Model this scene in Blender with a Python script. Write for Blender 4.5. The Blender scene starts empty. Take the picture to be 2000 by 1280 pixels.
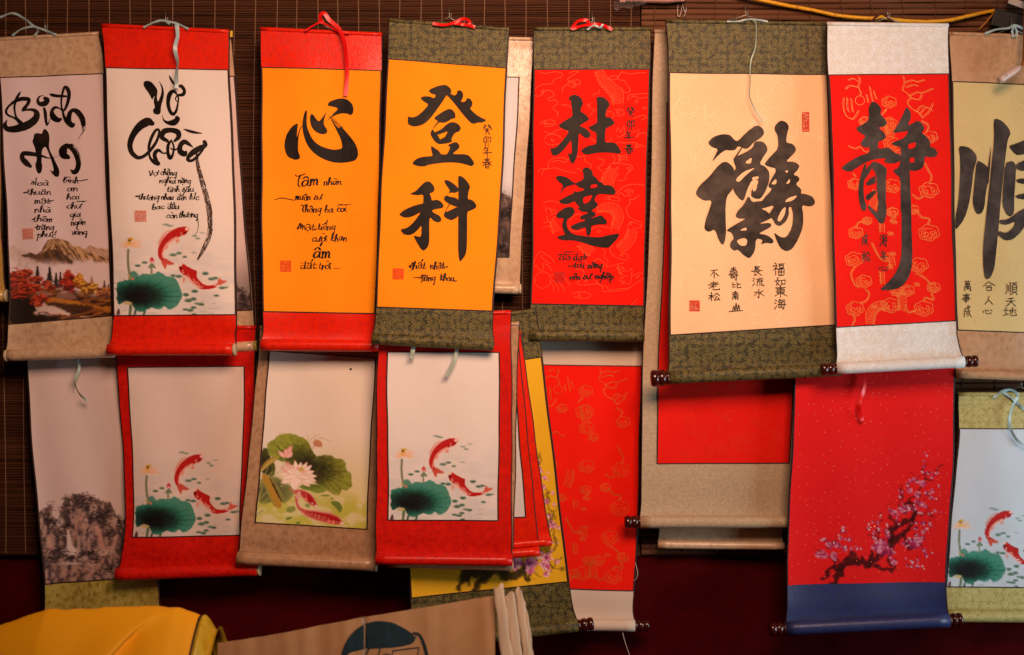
import bpy, math, random
import numpy as np
from mathutils import Vector
from mathutils.geometry import delaunay_2d_cdt

random.seed(7)
RNG = np.random.default_rng(7)
scene = bpy.context.scene
COL = scene.collection
R = math.radians

# ---------------------------------------------------------------- camera
D = 3.2                    # metres from the camera to the blind
PPM = 800.0                # photograph pixels per metre on the blind
ZC = 1.5                   # camera height
cam_data = bpy.data.cameras.new('camera')
cam = bpy.data.objects.new('camera', cam_data)
COL.objects.link(cam)
cam.location = (0, -D, ZC)
cam.rotation_euler = (R(90), 0, 0)
cam_data.sensor_width = 36.0
cam_data.lens = 36.0 * D / (2000 / PPM)
cam_data.clip_start = 0.05
cam_data.clip_end = 100
cam_data.dof.use_dof = True
cam_data.dof.focus_distance = D - 0.09
cam_data.dof.aperture_fstop = 2.0
scene.camera = cam

# ---------------------------------------------------------------- light
world = bpy.data.worlds.new('World')
scene.world = world
world.use_nodes = True
wbg = world.node_tree.nodes['Background']
wbg.inputs['Color'].default_value = (1.0, 0.55, 0.40, 1)
wbg.inputs['Strength'].default_value = 0.022

def area_lamp(name, loc, target, sx, sy, power, color, spread=180):
    l = bpy.data.lights.new(name, 'AREA')
    l.shape = 'RECTANGLE'; l.size = sx; l.size_y = sy
    l.energy = power; l.color = color; l.spread = R(spread)
    o = bpy.data.objects.new(name, l); COL.objects.link(o)
    o.location = loc
    o.rotation_euler = (Vector(target) - Vector(loc)).to_track_quat('-Z', 'Y').to_euler()
    return o
# warm light that comes through the red awning over the stall
area_lamp('awning_light', (0.48, -2.3, 2.8), (-0.08, 0, 1.82), 1.5, 0.9, 21.5, (1.0, 0.595, 0.41), 80)
# neutral daylight from the open side of the stall, on the right
area_lamp('daylight', (2.35, -1.05, 1.1), (1.1, 0, 1.2), 0.8, 1.2, 22, (0.76, 0.94, 1.0))

vs = scene.view_settings
vs.view_transform = 'Standard'
vs.look = 'None'
vs.exposure = 0.0
vs.gamma = 1.0
vs.use_curve_mapping = False
try:
    scene.cycles.max_bounces = 6
except Exception:
    pass

# ---------------------------------------------------------------- helpers
def W(px, py, d):
    """Point of the place that stands d metres in front of the blind."""
    k = (D - d) / D
    return ((px - 1000) / PPM * k, -d, ZC + (640 - py) / PPM * k)

def WA(P, d):
    P = np.asarray(P, float); d = np.asarray(d, float)
    k = (D - d) / D
    return np.stack([(P[..., 0] - 1000) / PPM * k, -d + 0 * P[..., 0], ZC + (640 - P[..., 1]) / PPM * k], -1)

def srgb(c):
    c = np.asarray(c, float) / 255.0
    return np.where(c <= 0.04045, c / 12.92, ((c + 0.055) / 1.055) ** 2.4)

def link(name, me, mat, parent=None, smooth=True):
    o = bpy.data.objects.new(name, me)
    COL.objects.link(o)
    if mat is not None:
        me.materials.append(mat)
    if parent is not None:
        o.parent = parent
    if smooth and len(me.polygons):
        me.polygons.foreach_set('use_smooth', np.ones(len(me.polygons), bool))
    return o

def mesh_np(name, V, F):
    """V (n,3), F list of index tuples or (m,k) array"""
    me = bpy.data.meshes.new(name)
    V = np.asarray(V, np.float32)
    if isinstance(F, np.ndarray):
        m, k = F.shape
        me.vertices.add(len(V)); me.vertices.foreach_set('co', V.ravel())
        me.loops.add(m * k); me.loops.foreach_set('vertex_index', F.astype(np.int32).ravel())
        me.polygons.add(m)
        me.polygons.foreach_set('loop_start', np.arange(0, m * k, k, dtype=np.int32))
        me.polygons.foreach_set('loop_total', np.full(m, k, np.int32))
        me.update(calc_edges=True); me.validate()
    else:
        me.from_pydata([tuple(map(float, v)) for v in V], [], [tuple(map(int, f)) for f in F])
        me.update()
    return me

def grid_faces(nu, nv):
    i = np.arange(nv - 1)[:, None] * nu + np.arange(nu - 1)[None, :]
    i = i.ravel()
    return np.stack([i, i + nu, i + nu + 1, i + 1], 1)

def empty(name, loc, label=None, cat=None, group=None):
    o = bpy.data.objects.new(name, None)
    COL.objects.link(o); o.location = loc; o.empty_display_size = 0.05
    if label: o['label'] = label
    if cat: o['category'] = cat
    if group: o['group'] = group
    return o

def tag(o, label=None, cat=None, group=None, kind=None):
    if label: o['label'] = label
    if cat: o['category'] = cat
    if group: o['group'] = group
    if kind: o['kind'] = kind
    return o

def catmull(P, n=6, closed=False):
    P = np.asarray(P, float)
    if len(P) < 3 and not closed:
        t = np.linspace(0, 1, n + 1)[:, None]
        return P[0] * (1 - t) + P[-1] * t
    if closed:
        Q = np.vstack([P[-1], P, P[0], P[1]])
        m = len(P)
    else:
        Q = np.vstack([2 * P[0] - P[1], P, 2 * P[-1] - P[-2]])
        m = len(P) - 1
    out = []
    t = np.linspace(0, 1, n, endpoint=False)[:, None]
    for i in range(m):
        a, b, c, d = Q[i], Q[i + 1], Q[i + 2], Q[i + 3]
        out.append(0.5 * ((2 * b) + (c - a) * t + (2 * a - 5 * b + 4 * c - d) * t * t + (3 * b - a - 3 * c + d) * t ** 3))
    out = np.vstack(out)
    if not closed:
        out = np.vstack([out, P[-1]])
    return out

def chaikin(P, it=2, w=0.22):
    P = np.asarray(P, float)
    for _ in range(it):
        N = np.roll(P, -1, 0)
        A = P * (1 - w) + N * w; B = P * w + N * (1 - w)
        P = np.empty((2 * len(A), 2)); P[0::2] = A; P[1::2] = B
    return P

def tube_mesh(path, rad, seg=8, cap=True):
    """tube along 3D points; rad scalar or list"""
    P = np.asarray(path, float); n = len(P)
    rad = np.broadcast_to(np.asarray(rad, float), (n,))
    T = np.gradient(P, axis=0); T /= np.linalg.norm(T, axis=1)[:, None] + 1e-12
    ref = np.array([0, 1.0, 0]) if abs(T[0][1]) < 0.8 else np.array([1.0, 0, 0])
    V = []; up = ref
    for i in range(n):
        up = up - T[i] * np.dot(up, T[i]); up /= np.linalg.norm(up) + 1e-12
        sd = np.cross(T[i], up)
        for k in range(seg):
            a = 2 * math.pi * k / seg
            V.append(P[i] + rad[i] * (math.cos(a) * up + math.sin(a) * sd))
    F = []
    for i in range(n - 1):
        for k in range(seg):
            k2 = (k + 1) % seg
            F.append((i * seg + k, i * seg + k2, (i + 1) * seg + k2, (i + 1) * seg + k))
    if cap:
        F.append(tuple(range(seg - 1, -1, -1)))
        F.append(tuple((n - 1) * seg + k for k in range(seg)))
    return np.array(V), F

def box_vf(x0, x1, y0, y1, z0, z1):
    V = [(x, y, z) for z in (z0, z1) for y in (y0, y1) for x in (x0, x1)]
    F = [(0, 2, 3, 1), (4, 5, 7, 6), (0, 1, 5, 4), (2, 6, 7, 3), (0, 4, 6, 2), (1, 3, 7, 5)]
    return V, F

# numpy value noise
_perm = RNG.random((256, 256))
def vnoise(x, y, seed=0):
    x = x + seed * 17.31; y = y + seed * 9.77
    xi = np.floor(x).astype(int); yi = np.floor(y).astype(int)
    fx = x - xi; fy = y - yi
    fx = fx * fx * (3 - 2 * fx); fy = fy * fy * (3 - 2 * fy)
    g = lambda i, j: _perm[i % 256, j % 256]
    return (g(xi, yi) * (1 - fx) + g(xi + 1, yi) * fx) * (1 - fy) + (g(xi, yi + 1) * (1 - fx) + g(xi + 1, yi + 1) * fx) * fy

def fbm(x, y, oct=4, seed=0):
    s = 0; a = 0.5; t = 0
    for k in range(oct):
        s = s + a * vnoise(x, y, seed + k); t += a
        x = x * 2.03; y = y * 2.03; a *= 0.5
    return s / t

def sstep(a, b, x):
    t = np.clip((x - a) / (b - a + 1e-12), 0, 1)
    return t * t * (3 - 2 * t)

# ---------------------------------------------------------------- materials
class NT:
    def __init__(s, name):
        s.m = bpy.data.materials.new(name); s.m.use_nodes = True
        s.t = s.m.node_tree; s.b = s.t.nodes['Principled BSDF']
    def n(s, typ, **kw):
        nd = s.t.nodes.new(typ)
        for k, v in kw.items(): setattr(nd, k, v)
        return nd
    def l(s, a, b): s.t.links.new(a, b)
    def set(s, nd, **kw):
        for k, v in kw.items():
            nd.inputs[k.replace('_', ' ')].default_value = v
    def math(s, op, a, b=None, c=None):
        nd = s.n('ShaderNodeMath', operation=op)
        for i, x in enumerate((a, b, c)):
            if x is None: continue
            if isinstance(x, (int, float)): nd.inputs[i].default_value = x
            else: s.l(x, nd.inputs[i])
        return nd.outputs[0]
    def mix(s, f, a, b):
        nd = s.n('ShaderNodeMix', data_type='RGBA')
        for i, x in ((0, f), (6, a), (7, b)):
            if isinstance(x, (int, float)): nd.inputs[i].default_value = x
            elif isinstance(x, (tuple, list, np.ndarray)): nd.inputs[i].default_value = (*[float(q) for q in x[:3]], 1)
            else: s.l(x, nd.inputs[i])
        return nd.outputs[2]
    def coords(s):
        return s.n('ShaderNodeTexCoord').outputs['Object']
    def noise(s, vec, scale, detail=3, rough=0.5, sx=1, sy=1, sz=1):
        if (sx, sy, sz) != (1, 1, 1):
            mp = s.n('ShaderNodeMapping'); s.l(vec, mp.inputs['Vector']); mp.inputs['Scale'].default_value = (sx, sy, sz)
            vec = mp.outputs[0]
        nd = s.n('ShaderNodeTexNoise'); s.l(vec, nd.inputs['Vector'])
        s.set(nd, Scale=scale, Detail=detail, Roughness=rough)
        return nd.outputs['Fac']
    def ramp(s, f, p0, p1):
        nd = s.n('ShaderNodeMapRange', interpolation_type='SMOOTHSTEP')
        s.l(f, nd.inputs[0]); nd.inputs[1].default_value = p0; nd.inputs[2].default_value = p1
        return nd.outputs[0]
    def bump(s, h, strength=0.2, dist=0.001):
        nd = s.n('ShaderNodeBump'); s.l(h, nd.inputs['Height'])
        nd.inputs['Strength'].default_value = strength; nd.inputs['Distance'].default_value = dist
        s.l(nd.outputs[0], s.b.inputs['Normal'])
    def color(s, c):
        if isinstance(c, (tuple, list, np.ndarray)): s.b.inputs['Base Color'].default_value = (*[float(q) for q in c[:3]], 1)
        else: s.l(c, s.b.inputs['Base Color'])
    def rough(s, r, spec=0.3):
        if isinstance(r, (int, float)): s.b.inputs['Roughness'].default_value = r
        else: s.l(r, s.b.inputs['Roughness'])
        s.b.inputs['Specular IOR Level'].default_value = spec

def paper_mat(name, c, var=0.06, rough=0.7, attr=False, fleck=None, spec=0.2):
    t = NT(name); v = t.coords()
    c = np.asarray(c, float)
    big = t.noise(v, 6, 4, 0.6); fine = t.noise(v, 420, 3, 0.65, 1, 1, 0.35); mid = t.noise(v, 34, 3, 0.55, 1, 1, 0.6)
    f = t.math('ADD', t.math('MULTIPLY', t.ramp(big, 0.25, 0.75), 0.5), t.math('ADD', t.math('MULTIPLY', fine, 0.35), t.math('MULTIPLY', mid, 0.15)))
    if attr:
        a = t.n('ShaderNodeAttribute', attribute_name='paint').outputs['Color']
        hs = t.n('ShaderNodeHueSaturation'); t.l(a, hs.inputs['Color'])
        t.l(t.math('ADD', t.math('MULTIPLY', f, 2 * var), 1 - var), hs.inputs['Value'])
        col = hs.outputs[0]
    else:
        col = t.mix(f, tuple(c * (1 - var * 1.6)), tuple(np.minimum(c * (1 + var * 1.6), 1)))
    if fleck is not None:
        sx = t.n('ShaderNodeSeparateXYZ'); t.l(v, sx.inputs[0]); cb = t.n('ShaderNodeCombineXYZ'); t.l(sx.outputs[0], cb.inputs[0]); t.l(sx.outputs[2], cb.inputs[1])
        vo = t.n('ShaderNodeTexVoronoi', voronoi_dimensions='2D'); t.l(cb.outputs[0], vo.inputs['Vector']); vo.inputs['Scale'].default_value = 52; vo.inputs['Randomness'].default_value = 1.0
        m = t.math('LESS_THAN', vo.outputs['Distance'], 0.06)
        sel = t.n('ShaderNodeSeparateColor'); t.l(vo.outputs['Color'], sel.inputs[0])
        m = t.math('MULTIPLY', m, t.math('GREATER_THAN', sel.outputs[0], 0.55))
        col = t.mix(m, col, fleck)
    t.color(col); t.rough(rough, spec)
    t.bump(t.math('ADD', t.math('MULTIPLY', fine, 0.10), t.math('MULTIPLY', mid, 1.0)), 0.22, 0.003)
    return t.m

def satin_mat(name, c1, c2, rough=0.27, scale=1.0, spec=0.55):
    """damask satin: slanting short streaks, two tones of one colour"""
    t = NT(name); v = t.coords()
    mp = t.n('ShaderNodeMapping'); t.l(v, mp.inputs['Vector'])
    mp.inputs['Rotation'].default_value = (0, R(28), 0); mp.inputs['Scale'].default_value = (1.0, 1, 0.42)
    s1 = t.noise(mp.outputs[0], 260 * scale, 3, 0.6)
    vo = t.n('ShaderNodeTexVoronoi', feature='SMOOTH_F1'); t.l(v, vo.inputs['Vector']); vo.inputs['Scale'].default_value = 78 * scale
    big = t.noise(v, 60 * scale, 3, 0.55)
    f = t.ramp(t.math('ADD', t.math('MULTIPLY', s1, 0.6), t.math('ADD', t.math('MULTIPLY', vo.outputs['Distance'], 0.35), t.math('MULTIPLY', big, 0.25))), 0.34, 0.72)
    t.color(t.mix(f, c1, c2))
    t.rough(t.math('ADD', t.math('MULTIPLY', f, -0.16), rough + 0.1), spec)
    weave = t.noise(v, 1500, 1, 0.5, 1, 1, 0.3)
    t.bump(t.math('ADD', t.math('MULTIPLY', f, 0.8), t.math('MULTIPLY', weave, 0.5)), 0.25, 0.0007)
    return t.m

def brocade_mat(name, base1, base2, gold, cell=0.017, amount=1.0, rough=0.5):
    """woven flowers and leaves on a hatched ground"""
    t = NT(name); v = t.coords()
    sp = t.n('ShaderNodeSeparateXYZ'); t.l(v, sp.inputs[0])
    cb = t.n('ShaderNodeCombineXYZ'); t.l(sp.outputs[0], cb.inputs[0]); t.l(sp.outputs[2], cb.inputs[1])
    p = cb.outputs[0]
    def layer(sc, petals, r0, off):
        mp = t.n('ShaderNodeMapping'); t.l(p, mp.inputs['Vector']); mp.inputs['Location'].default_value = (off, off * 0.6, 0)
        vo = t.n('ShaderNodeTexVoronoi', voronoi_dimensions='2D'); t.l(mp.outputs[0], vo.inputs['Vector'])
        vo.inputs['Scale'].default_value = 1 / sc; vo.inputs['Randomness'].default_value = 0.62
        sub = t.n('ShaderNodeVectorMath', operation='SUBTRACT'); t.l(mp.outputs[0], sub.inputs[0]); t.l(vo.outputs['Position'], sub.inputs[1])
        sx = t.n('ShaderNodeSeparateXYZ'); t.l(sub.outputs[0], sx.inputs[0])
        cs = t.n('ShaderNodeSeparateColor'); t.l(vo.outputs['Color'], cs.inputs[0])
        ang = t.math('ADD', t.math('ARCTAN2', sx.outputs[1], sx.outputs[0]), t.math('MULTIPLY', cs.outputs[0], 6.283))
        ln = t.n('ShaderNodeVectorMath', operation='LENGTH'); t.l(sub.outputs[0], ln.inputs[0])
        rr = t.math('MULTIPLY', t.math('ADD', t.math('MULTIPLY', t.math('COSINE', t.math('MULTIPLY', ang, petals)), 0.32), 0.72), r0)
        ring = t.math('ABSOLUTE', t.math('SUBTRACT', ln.outputs['Value'], rr))
        m1 = t.ramp(ring, r0 * 0.16, r0 * 0.05)
        m2 = t.ramp(ln.outputs['Value'], r0 * 0.26, r0 * 0.16)
        return t.math('MAXIMUM', m1, m2)
    fl = layer(cell, 5, cell * 0.40, 0.0)
    lf = layer(cell * 0.78, 2, cell * 0.30, 0.37)
    m = t.math('MULTIPLY', t.math('MAXIMUM', fl, t.math('MULTIPLY', lf, 0.8)), amount)
    hatch = t.n('ShaderNodeTexWave'); t.l(v, hatch.inputs['Vector']); hatch.inputs['Scale'].default_value = 160; hatch.inputs['Distortion'].default_value = 3
    dark = t.noise(v, 190, 3, 0.6)
    g = t.math('ADD', t.math('MULTIPLY', dark, 0.75), t.math('MULTIPLY', hatch.outputs['Fac'], 0.25))
    ground = t.mix(t.ramp(g, 0.3, 0.7), base1, base2)
    t.color(t.mix(m, ground, gold))
    t.rough(t.math('ADD', t.math('MULTIPLY', m, -0.1), rough + .05), 0.25)
    t.bump(t.math('ADD', m, t.math('MULTIPLY', g, 0.5)), 0.3, 0.0007)
    return t.m

def plain_mat(name, c, rough=0.6, spec=0.3, var=0.15, scale=60, trans=0.0):
    t = NT(name); v = t.coords(); c = np.asarray(c, float)
    n = t.noise(v, scale, 3)
    t.color(t.mix(n, tuple(c * (1 - var)), tuple(np.minimum(c * (1 + var), 1)))); t.rough(rough, spec)
    if trans: t.b.inputs['Transmission Weight'].default_value = trans
    return t.m

def ink_mat(name, c1, c2, lo=0.35, hi=0.7, scale=28, rough=0.55):
    t = NT(name); v = t.coords()
    n = t.noise(v, scale, 5, 0.62)
    t.color(t.mix(t.ramp(n, lo, hi), c1, c2)); t.rough(rough, 0.15)
    return t.m

M = {}
M['white_paper'] = paper_mat('white_paper', (0.80, 0.74, 0.70), 0.03, attr=True)
M['plain_white'] = paper_mat('plain_white_paper', (0.66, 0.62, 0.60), 0.04)
M['orange_paper'] = paper_mat('orange_paper', (0.97, 0.295, 0.007), 0.06, spec=0.08)
M['red_paper'] = paper_mat('red_paper', (0.82, 0.011, 0.004), 0.07, spec=0.06)
M['bright_red_paper'] = paper_mat('bright_red_paper', (0.76, 0.012, 0.007), 0.07, spec=0.06)
M['fleck_paper'] = paper_mat('flecked_red_paper', (0.7, 0.012, 0.014), 0.05, attr=True, fleck=(0.80, 0.15, 0.08), rough=0.65, spec=0.08)
M['yellow_paper'] = paper_mat('yellow_paper', (0.80, 0.42, 0.02), 0.05, attr=True)
M['cream_paper'] = paper_mat('cream_paper', (0.88, 0.56, 0.31), 0.05)
M['khaki_paper'] = paper_mat('khaki_paper', (0.62, 0.49, 0.22), 0.06)
M['red_satin'] = satin_mat('red_satin', (0.58, 0.008, 0.002), (0.78, 0.020, 0.004), 0.30, 1.0, 0.32)
M['deep_red_satin'] = satin_mat('deep_red_satin', (0.47, 0.004, 0.003), (0.68, 0.013, 0.006), 0.30, 1.0, 0.32)
M['tan_satin'] = satin_mat('tan_satin', (0.43, 0.275, 0.16), (0.62, 0.44, 0.28))
M['brown_satin'] = satin_mat('brown_satin', (0.31, 0.165, 0.085), (0.48, 0.29, 0.165))
M['orange_brown_satin'] = satin_mat('orange_brown_satin', (0.36, 0.19, 0.09), (0.52, 0.31, 0.17))
M['gold_satin'] = satin_mat('gold_satin', (0.48, 0.27, 0.05), (0.66, 0.41, 0.12))
M['green_satin'] = satin_mat('green_satin', (0.20, 0.15, 0.014), (0.45, 0.38, 0.09))
M['navy_satin'] = satin_mat('navy_satin', (0.012, 0.018, 0.075), (0.026, 0.038, 0.14), 0.42)
M['olive_brocade'] = brocade_mat('olive_brocade', (0.026, 0.023, 0.009), (0.066, 0.060, 0.024), (0.27, 0.215, 0.06), 0.017, 0.8)
M['white_brocade'] = brocade_mat('white_brocade', (0.62, 0.66, 0.68), (0.78, 0.82, 0.84), (0.60, 0.54, 0.42), 0.022, 0.75)
M['yellow_brocade'] = brocade_mat('yellow_brocade', (0.30, 0.25, 0.07), (0.48, 0.41, 0.14), (0.60, 0.52, 0.22), 0.018)
M['beige_weave'] = brocade_mat('beige_weave', (0.40, 0.29, 0.18), (0.55, 0.43, 0.29), (0.33, 0.23, 0.13), 0.012, 0.5)
M['linen'] = plain_mat('linen', (0.62, 0.50, 0.40), 0.7, 0.2, 0.12, 500)
M['trim'] = plain_mat('dark_trim', (0.025, 0.008, 0.006), 0.6)
M['ink'] = ink_mat('black_ink', (0.005, 0.003, 0.002), (0.020, 0.011, 0.006), 0.42, 0.72, 22, 0.5)
M['wash_ink'] = ink_mat('washed_ink', (0.012, 0.008, 0.006), (0.085, 0.060, 0.045), 0.3, 0.72, 16)
M['grey_ink'] = ink_mat('grey_ink', (0.018, 0.014, 0.013), (0.088, 0.072, 0.066), 0.3, 0.75, 14)
M['dry_ink'] = ink_mat('dry_ink', (0.03, 0.014, 0.01), (0.10, 0.055, 0.04), 0.4, 0.6, 200)
M['gold_line'] = plain_mat('gold_line', (0.80, 0.115, 0.018), 0.5, .2, .4, 70)
M['bright_gold_line'] = plain_mat('bright_gold_line', (0.84, 0.25, 0.05), 0.45, .3, .35, 70)
M['dim_gold_line'] = plain_mat('dim_gold_line', (0.64, 0.115, 0.016), 0.5, .2, .4, 50)
M['faint_red_line'] = plain_mat('faint_red_line', (0.78, 0.030, 0.014), 0.5, .1)
M['pale_line'] = plain_mat('pale_line', (0.95, 0.74, 0.50), 0.55)
M['khaki_line'] = plain_mat('khaki_line', (0.78, 0.58, 0.27), 0.5)
M['seal_red'] = plain_mat('seal_red', (0.66, 0.045, 0.02), 0.6, 0.2, 0.3, 400)
M['seal_pale'] = plain_mat('seal_pale', (0.72, 0.25, 0.17), 0.6, 0.2, 0.3, 400)
M['seal_orange'] = plain_mat('seal_orange', (0.80, 0.075, 0.006), 0.6, 0.2, 0.2, 400)
M['seal_dark'] = plain_mat('seal_dark', (0.56, 0.008, 0.005), 0.6, 0.2, 0.2, 400)
M['knob_wood'] = plain_mat('cherry_lacquer', (0.045, 0.006, 0.004), 0.16, 0.6, 0.4, 40)
M['rod_end'] = plain_mat('rod_end', (0.55, 0.45, 0.28), 0.6, 0.3, 0.2, 80)
M['wire'] = plain_mat('hook_wire', (0.35, 0.33, 0.30), 0.35, 0.5); M['wire'].node_tree.nodes['Principled BSDF'].inputs['Metallic'].default_value = 0.7
M['blue_ribbon'] = plain_mat('pale_blue_ribbon', (0.33, 0.46, 0.48), 0.35, 0.5, 0.1, 30)
M['mint_ribbon'] = plain_mat('pale_mint_ribbon', (0.34, 0.44, 0.36), 0.4, 0.5, 0.1, 30)
M['red_ribbon'] = plain_mat('red_ribbon', (0.72, 0.006, 0.006), 0.35, 0.5, 0.1, 30)
# ---------------------------------------------------------------- scrolls
class Scroll:
    def __init__(s, name, label, left, right, paper, d0, d1, cloth, papermat, rod_r=11, caps=(0, 0), knobs=(0, 0),
                 amp=0.004, seed=0, pitch=9, paint=None, trim=True, top=True, group=None, cat='hanging scroll', flare=3, hook=True,
                 sag=0.0, knob_r=1.0, cap_mat='rod_end'):
        s.L = catmull(np.array(left, float), 10); s.Rr = catmull(np.array(right, float), 10)
        s.seed = seed; s.amp = amp; s.d0 = d0; s.d1 = d1
        def par(P):
            l = np.concatenate([[0], np.cumsum(np.linalg.norm(np.diff(P, axis=0), axis=1))]); return l / l[-1]
        s.lv = par(s.L); s.rv = par(s.Rr); s.sag = sag; s.flare = flare
        s.H = np.linalg.norm(s.L[-1] - s.L[0]); s.Wd = np.linalg.norm(s.Rr[0] - s.L[0])
        base = W(*((s.L[-1] + s.Rr[-1]) / 2), d1)
        s.base = np.array(base)
        s.root = empty(name, base, label, cat, group)
        s.paperq = None
        s.off_n = 0
        # cloth
        nu = max(8, int(s.Wd / 9)); nv = max(12, int(s.H / 9))
        U, V_ = np.meshgrid(np.linspace(0, 1, nu), np.linspace(0, 1, nv))
        me = mesh_np('cloth', s.P(U.ravel(), V_.ravel()) - s.base, grid_faces(nu, nv))
        s.cloth = link('cloth', me, M[cloth], s.root)
        # dark narrow strip that turns back along each side edge
        for u in (0, 1):
            vv = np.linspace(0, 1, nv)
            w = 1.7 / s.Wd * (1 if u == 0 else -1)
            A = s.P(np.full(nv, u - w * 0.6), vv, 0.0006); B = s.P(np.full(nv, u + w * 0.5), vv, 0.0006)
            C = s.P(np.full(nv, u - w * 0.6), vv, -0.004)
            Vt = np.vstack([C, A, B]) - s.base
            i = np.arange(nv - 1); F = np.vstack([np.stack([i + k * nv, i + (k + 1) * nv, i + (k + 1) * nv + 1, i + k * nv + 1], 1) for k in (0, 1)])
            link('edge_strip', mesh_np('edge_strip', Vt, F), M['trim'], s.root)
        # paper
        if paper is not None:
            q = np.array(paper, float)           # TL TR BR BL
            uu, vv = s.inv(q)
            for i in (0, 3): uu[i] = max(uu[i], 0.006)
            for i in (1, 2): uu[i] = min(uu[i], 0.994)
            s.paperq = (uu, vv)
            wpx = np.linalg.norm(q[1] - q[0]); hpx = np.linalg.norm(q[3] - q[0])
            n1 = int(wpx / pitch) + 2; n2 = int(hpx / pitch) + 2
            S, T = np.meshgrid(np.linspace(0, 1, n1), np.linspace(0, 1, n2)); S = S.ravel(); T = T.ravel()
            pu, pv = s.bil(S, T)
            me = mesh_np('paper', s.P(pu, pv, 0.0009) - s.base, grid_faces(n1, n2))
            if paint is not None:
                px = s.px(pu, pv)
                C = paint(px[:, 0], px[:, 1])
                at = me.color_attributes.new('paint', 'FLOAT_COLOR', 'POINT')
                at.data.foreach_set('color', np.hstack([srgb(np.clip(C, 0, 255)), np.ones((len(C), 1))]).astype(np.float32).ravel())
            s.paper = link('paper', me, M[papermat], s.root)
            if trim:
                for side in range(4):
                    a = np.linspace(0, 1, 40)
                    if side == 0: S, T = a, 0 * a
                    elif side == 1: S, T = 0 * a + 1, a
                    elif side == 2: S, T = a, 0 * a + 1
                    else: S, T = 0 * a, a
                    pu, pv = s.bil(S, T)
                    du = 1.3 / s.Wd; dv = 1.3 / s.H
                    if side in (0, 2): A = s.P(pu, pv - dv, 0.0013); B = s.P(pu, pv + dv * 0.5, 0.0013)
                    else: A = s.P(pu - du, pv, 0.0014); B = s.P(pu + du, pv, 0.0014)
                    i = np.arange(39)
                    link('paper_border', mesh_np('paper_border', np.vstack([A, B]) - s.base, np.stack([i, i + 40, i + 41, i + 1], 1)), M['trim'], s.paper)
        # rod
        rr = rod_r / PPM * 0.97
        a, b = s.L[-1], s.Rr[-1]; e = (b - a) / np.linalg.norm(b - a)
        a2 = a - e * 2; b2 = b + e * 2
        n = 14
        ts = np.linspace(0, 1, n)
        path = np.array([W(*(a2 * (1 - t) + b2 * t), d1 + rr * 0.75) for t in ts]) - s.base
        # the rod follows the hang of the cloth
        V, F = tube_mesh(path, rr, 20)
        s.rod = link('bottom_rod', mesh_np('bottom_rod', V, F), M[cloth], s.root)
        ax = (path[-1] - path[0]); ax /= np.linalg.norm(ax)
        for k, (c, kn) in enumerate(zip(caps, knobs)):
            end = path[0] if k == 0 else path[-1]; dr = -ax if k == 0 else ax
            if c:
                V, F = tube_mesh([end - dr * 0.004, end + dr * 0.0022, end + dr * 0.0026], [rr * 1.02, rr * 1.02, rr * 0.9], 18)
                link('rod_cap', mesh_np('rod_cap', V, F), M[cap_mat], s.rod)
            if kn:
                kl = kn / PPM
                prof = [(-.05, .86), (0, .98), (.06, 1.0), (.12, .92), (.16, .80), (.20, .92), (.30, 1.02), (.44, 1.05), (.52, .98), (.56, .84), (.60, .94), (.72, 1.04), (.84, 1.06), (.93, .98), (.98, .8), (1.0, .5)]
                V, F = tube_mesh([end + dr * kl * t for t, _ in prof], [rr * knob_r * r_ for _, r_ in prof], 20)
                link('rod_knob', mesh_np('rod_knob', V, F), M['knob_wood'], s.rod)
        # top batten
        tr = 4.0 / PPM
        p0, p1 = s.L[0], s.Rr[0]
        path = np.array([W(*(p0 * (1 - t) + p1 * t), d0 + 0.001) for t in ts]) - s.base
        V, F = tube_mesh(path, tr, 12)
        link('top_batten', mesh_np('top_batten', V, F), M[cloth], s.root)
        if hook:
            c = (p0 + p1) / 2
            s.hook_at(c[0], c[1] - 16, c[1] - 34)
    def hook_at(s, x, y, ytop):
        d = s.d0
        up = [W(x - 1, ytop, 0.0), W(x - 1, ytop, d * 0.5), W(x - 0.5, ytop + 2, d * 0.85), W(x, (y + ytop) / 2, d + 0.002), W(x + 1, y, d + 0.003), W(x + 2.5, y + 2.5, d + 0.004), W(x + 4, y, d + 0.006), W(x + 4.5, y - 7, d + 0.008)]
        V, F = tube_mesh(catmull(np.array(up), 5) - s.base, 0.0009, 6)
        link('hook', mesh_np('hook', V, F), M['wire'], s.root)
        p0, p1 = s.L[0], s.Rr[0]
        a = p0 * 0.66 + p1 * 0.34; b = p0 * 0.34 + p1 * 0.66
        pts = [W(a[0], a[1] + 1, d), W(x, y + 1.5, d + 0.003), W(b[0], b[1] + 1, d)]
        V, F = tube_mesh(np.array(pts) - s.base, 0.0009, 6)
        link('hanging_cord', mesh_np('hanging_cord', V, F), M['wire'], s.root)
    def edges(s, v):
        Lx = np.interp(v, s.lv, s.L[:, 0]); Ly = np.interp(v, s.lv, s.L[:, 1])
        Rx = np.interp(v, s.rv, s.Rr[:, 0]); Ry = np.interp(v, s.rv, s.Rr[:, 1])
        fl = s.flare * sstep(0.955, 1.0, v)
        k = s.seed
        wl = (0.9 * np.sin(9 * v + k) + 0.5 * np.sin(23 * v + 2 * k)) * sstep(0, .1, v) * sstep(1, .93, v); wr = (0.9 * np.sin(8 * v + 1.7 * k) + 0.5 * np.sin(21 * v + k)) * sstep(0, .1, v) * sstep(1, .93, v)
        return Lx - fl + wl, Ly, Rx + fl + wr, Ry
    def px(s, u, v):
        Lx, Ly, Rx, Ry = s.edges(v)
        return np.stack([Lx * (1 - u) + Rx * u, Ly * (1 - u) + Ry * u], -1)
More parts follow.
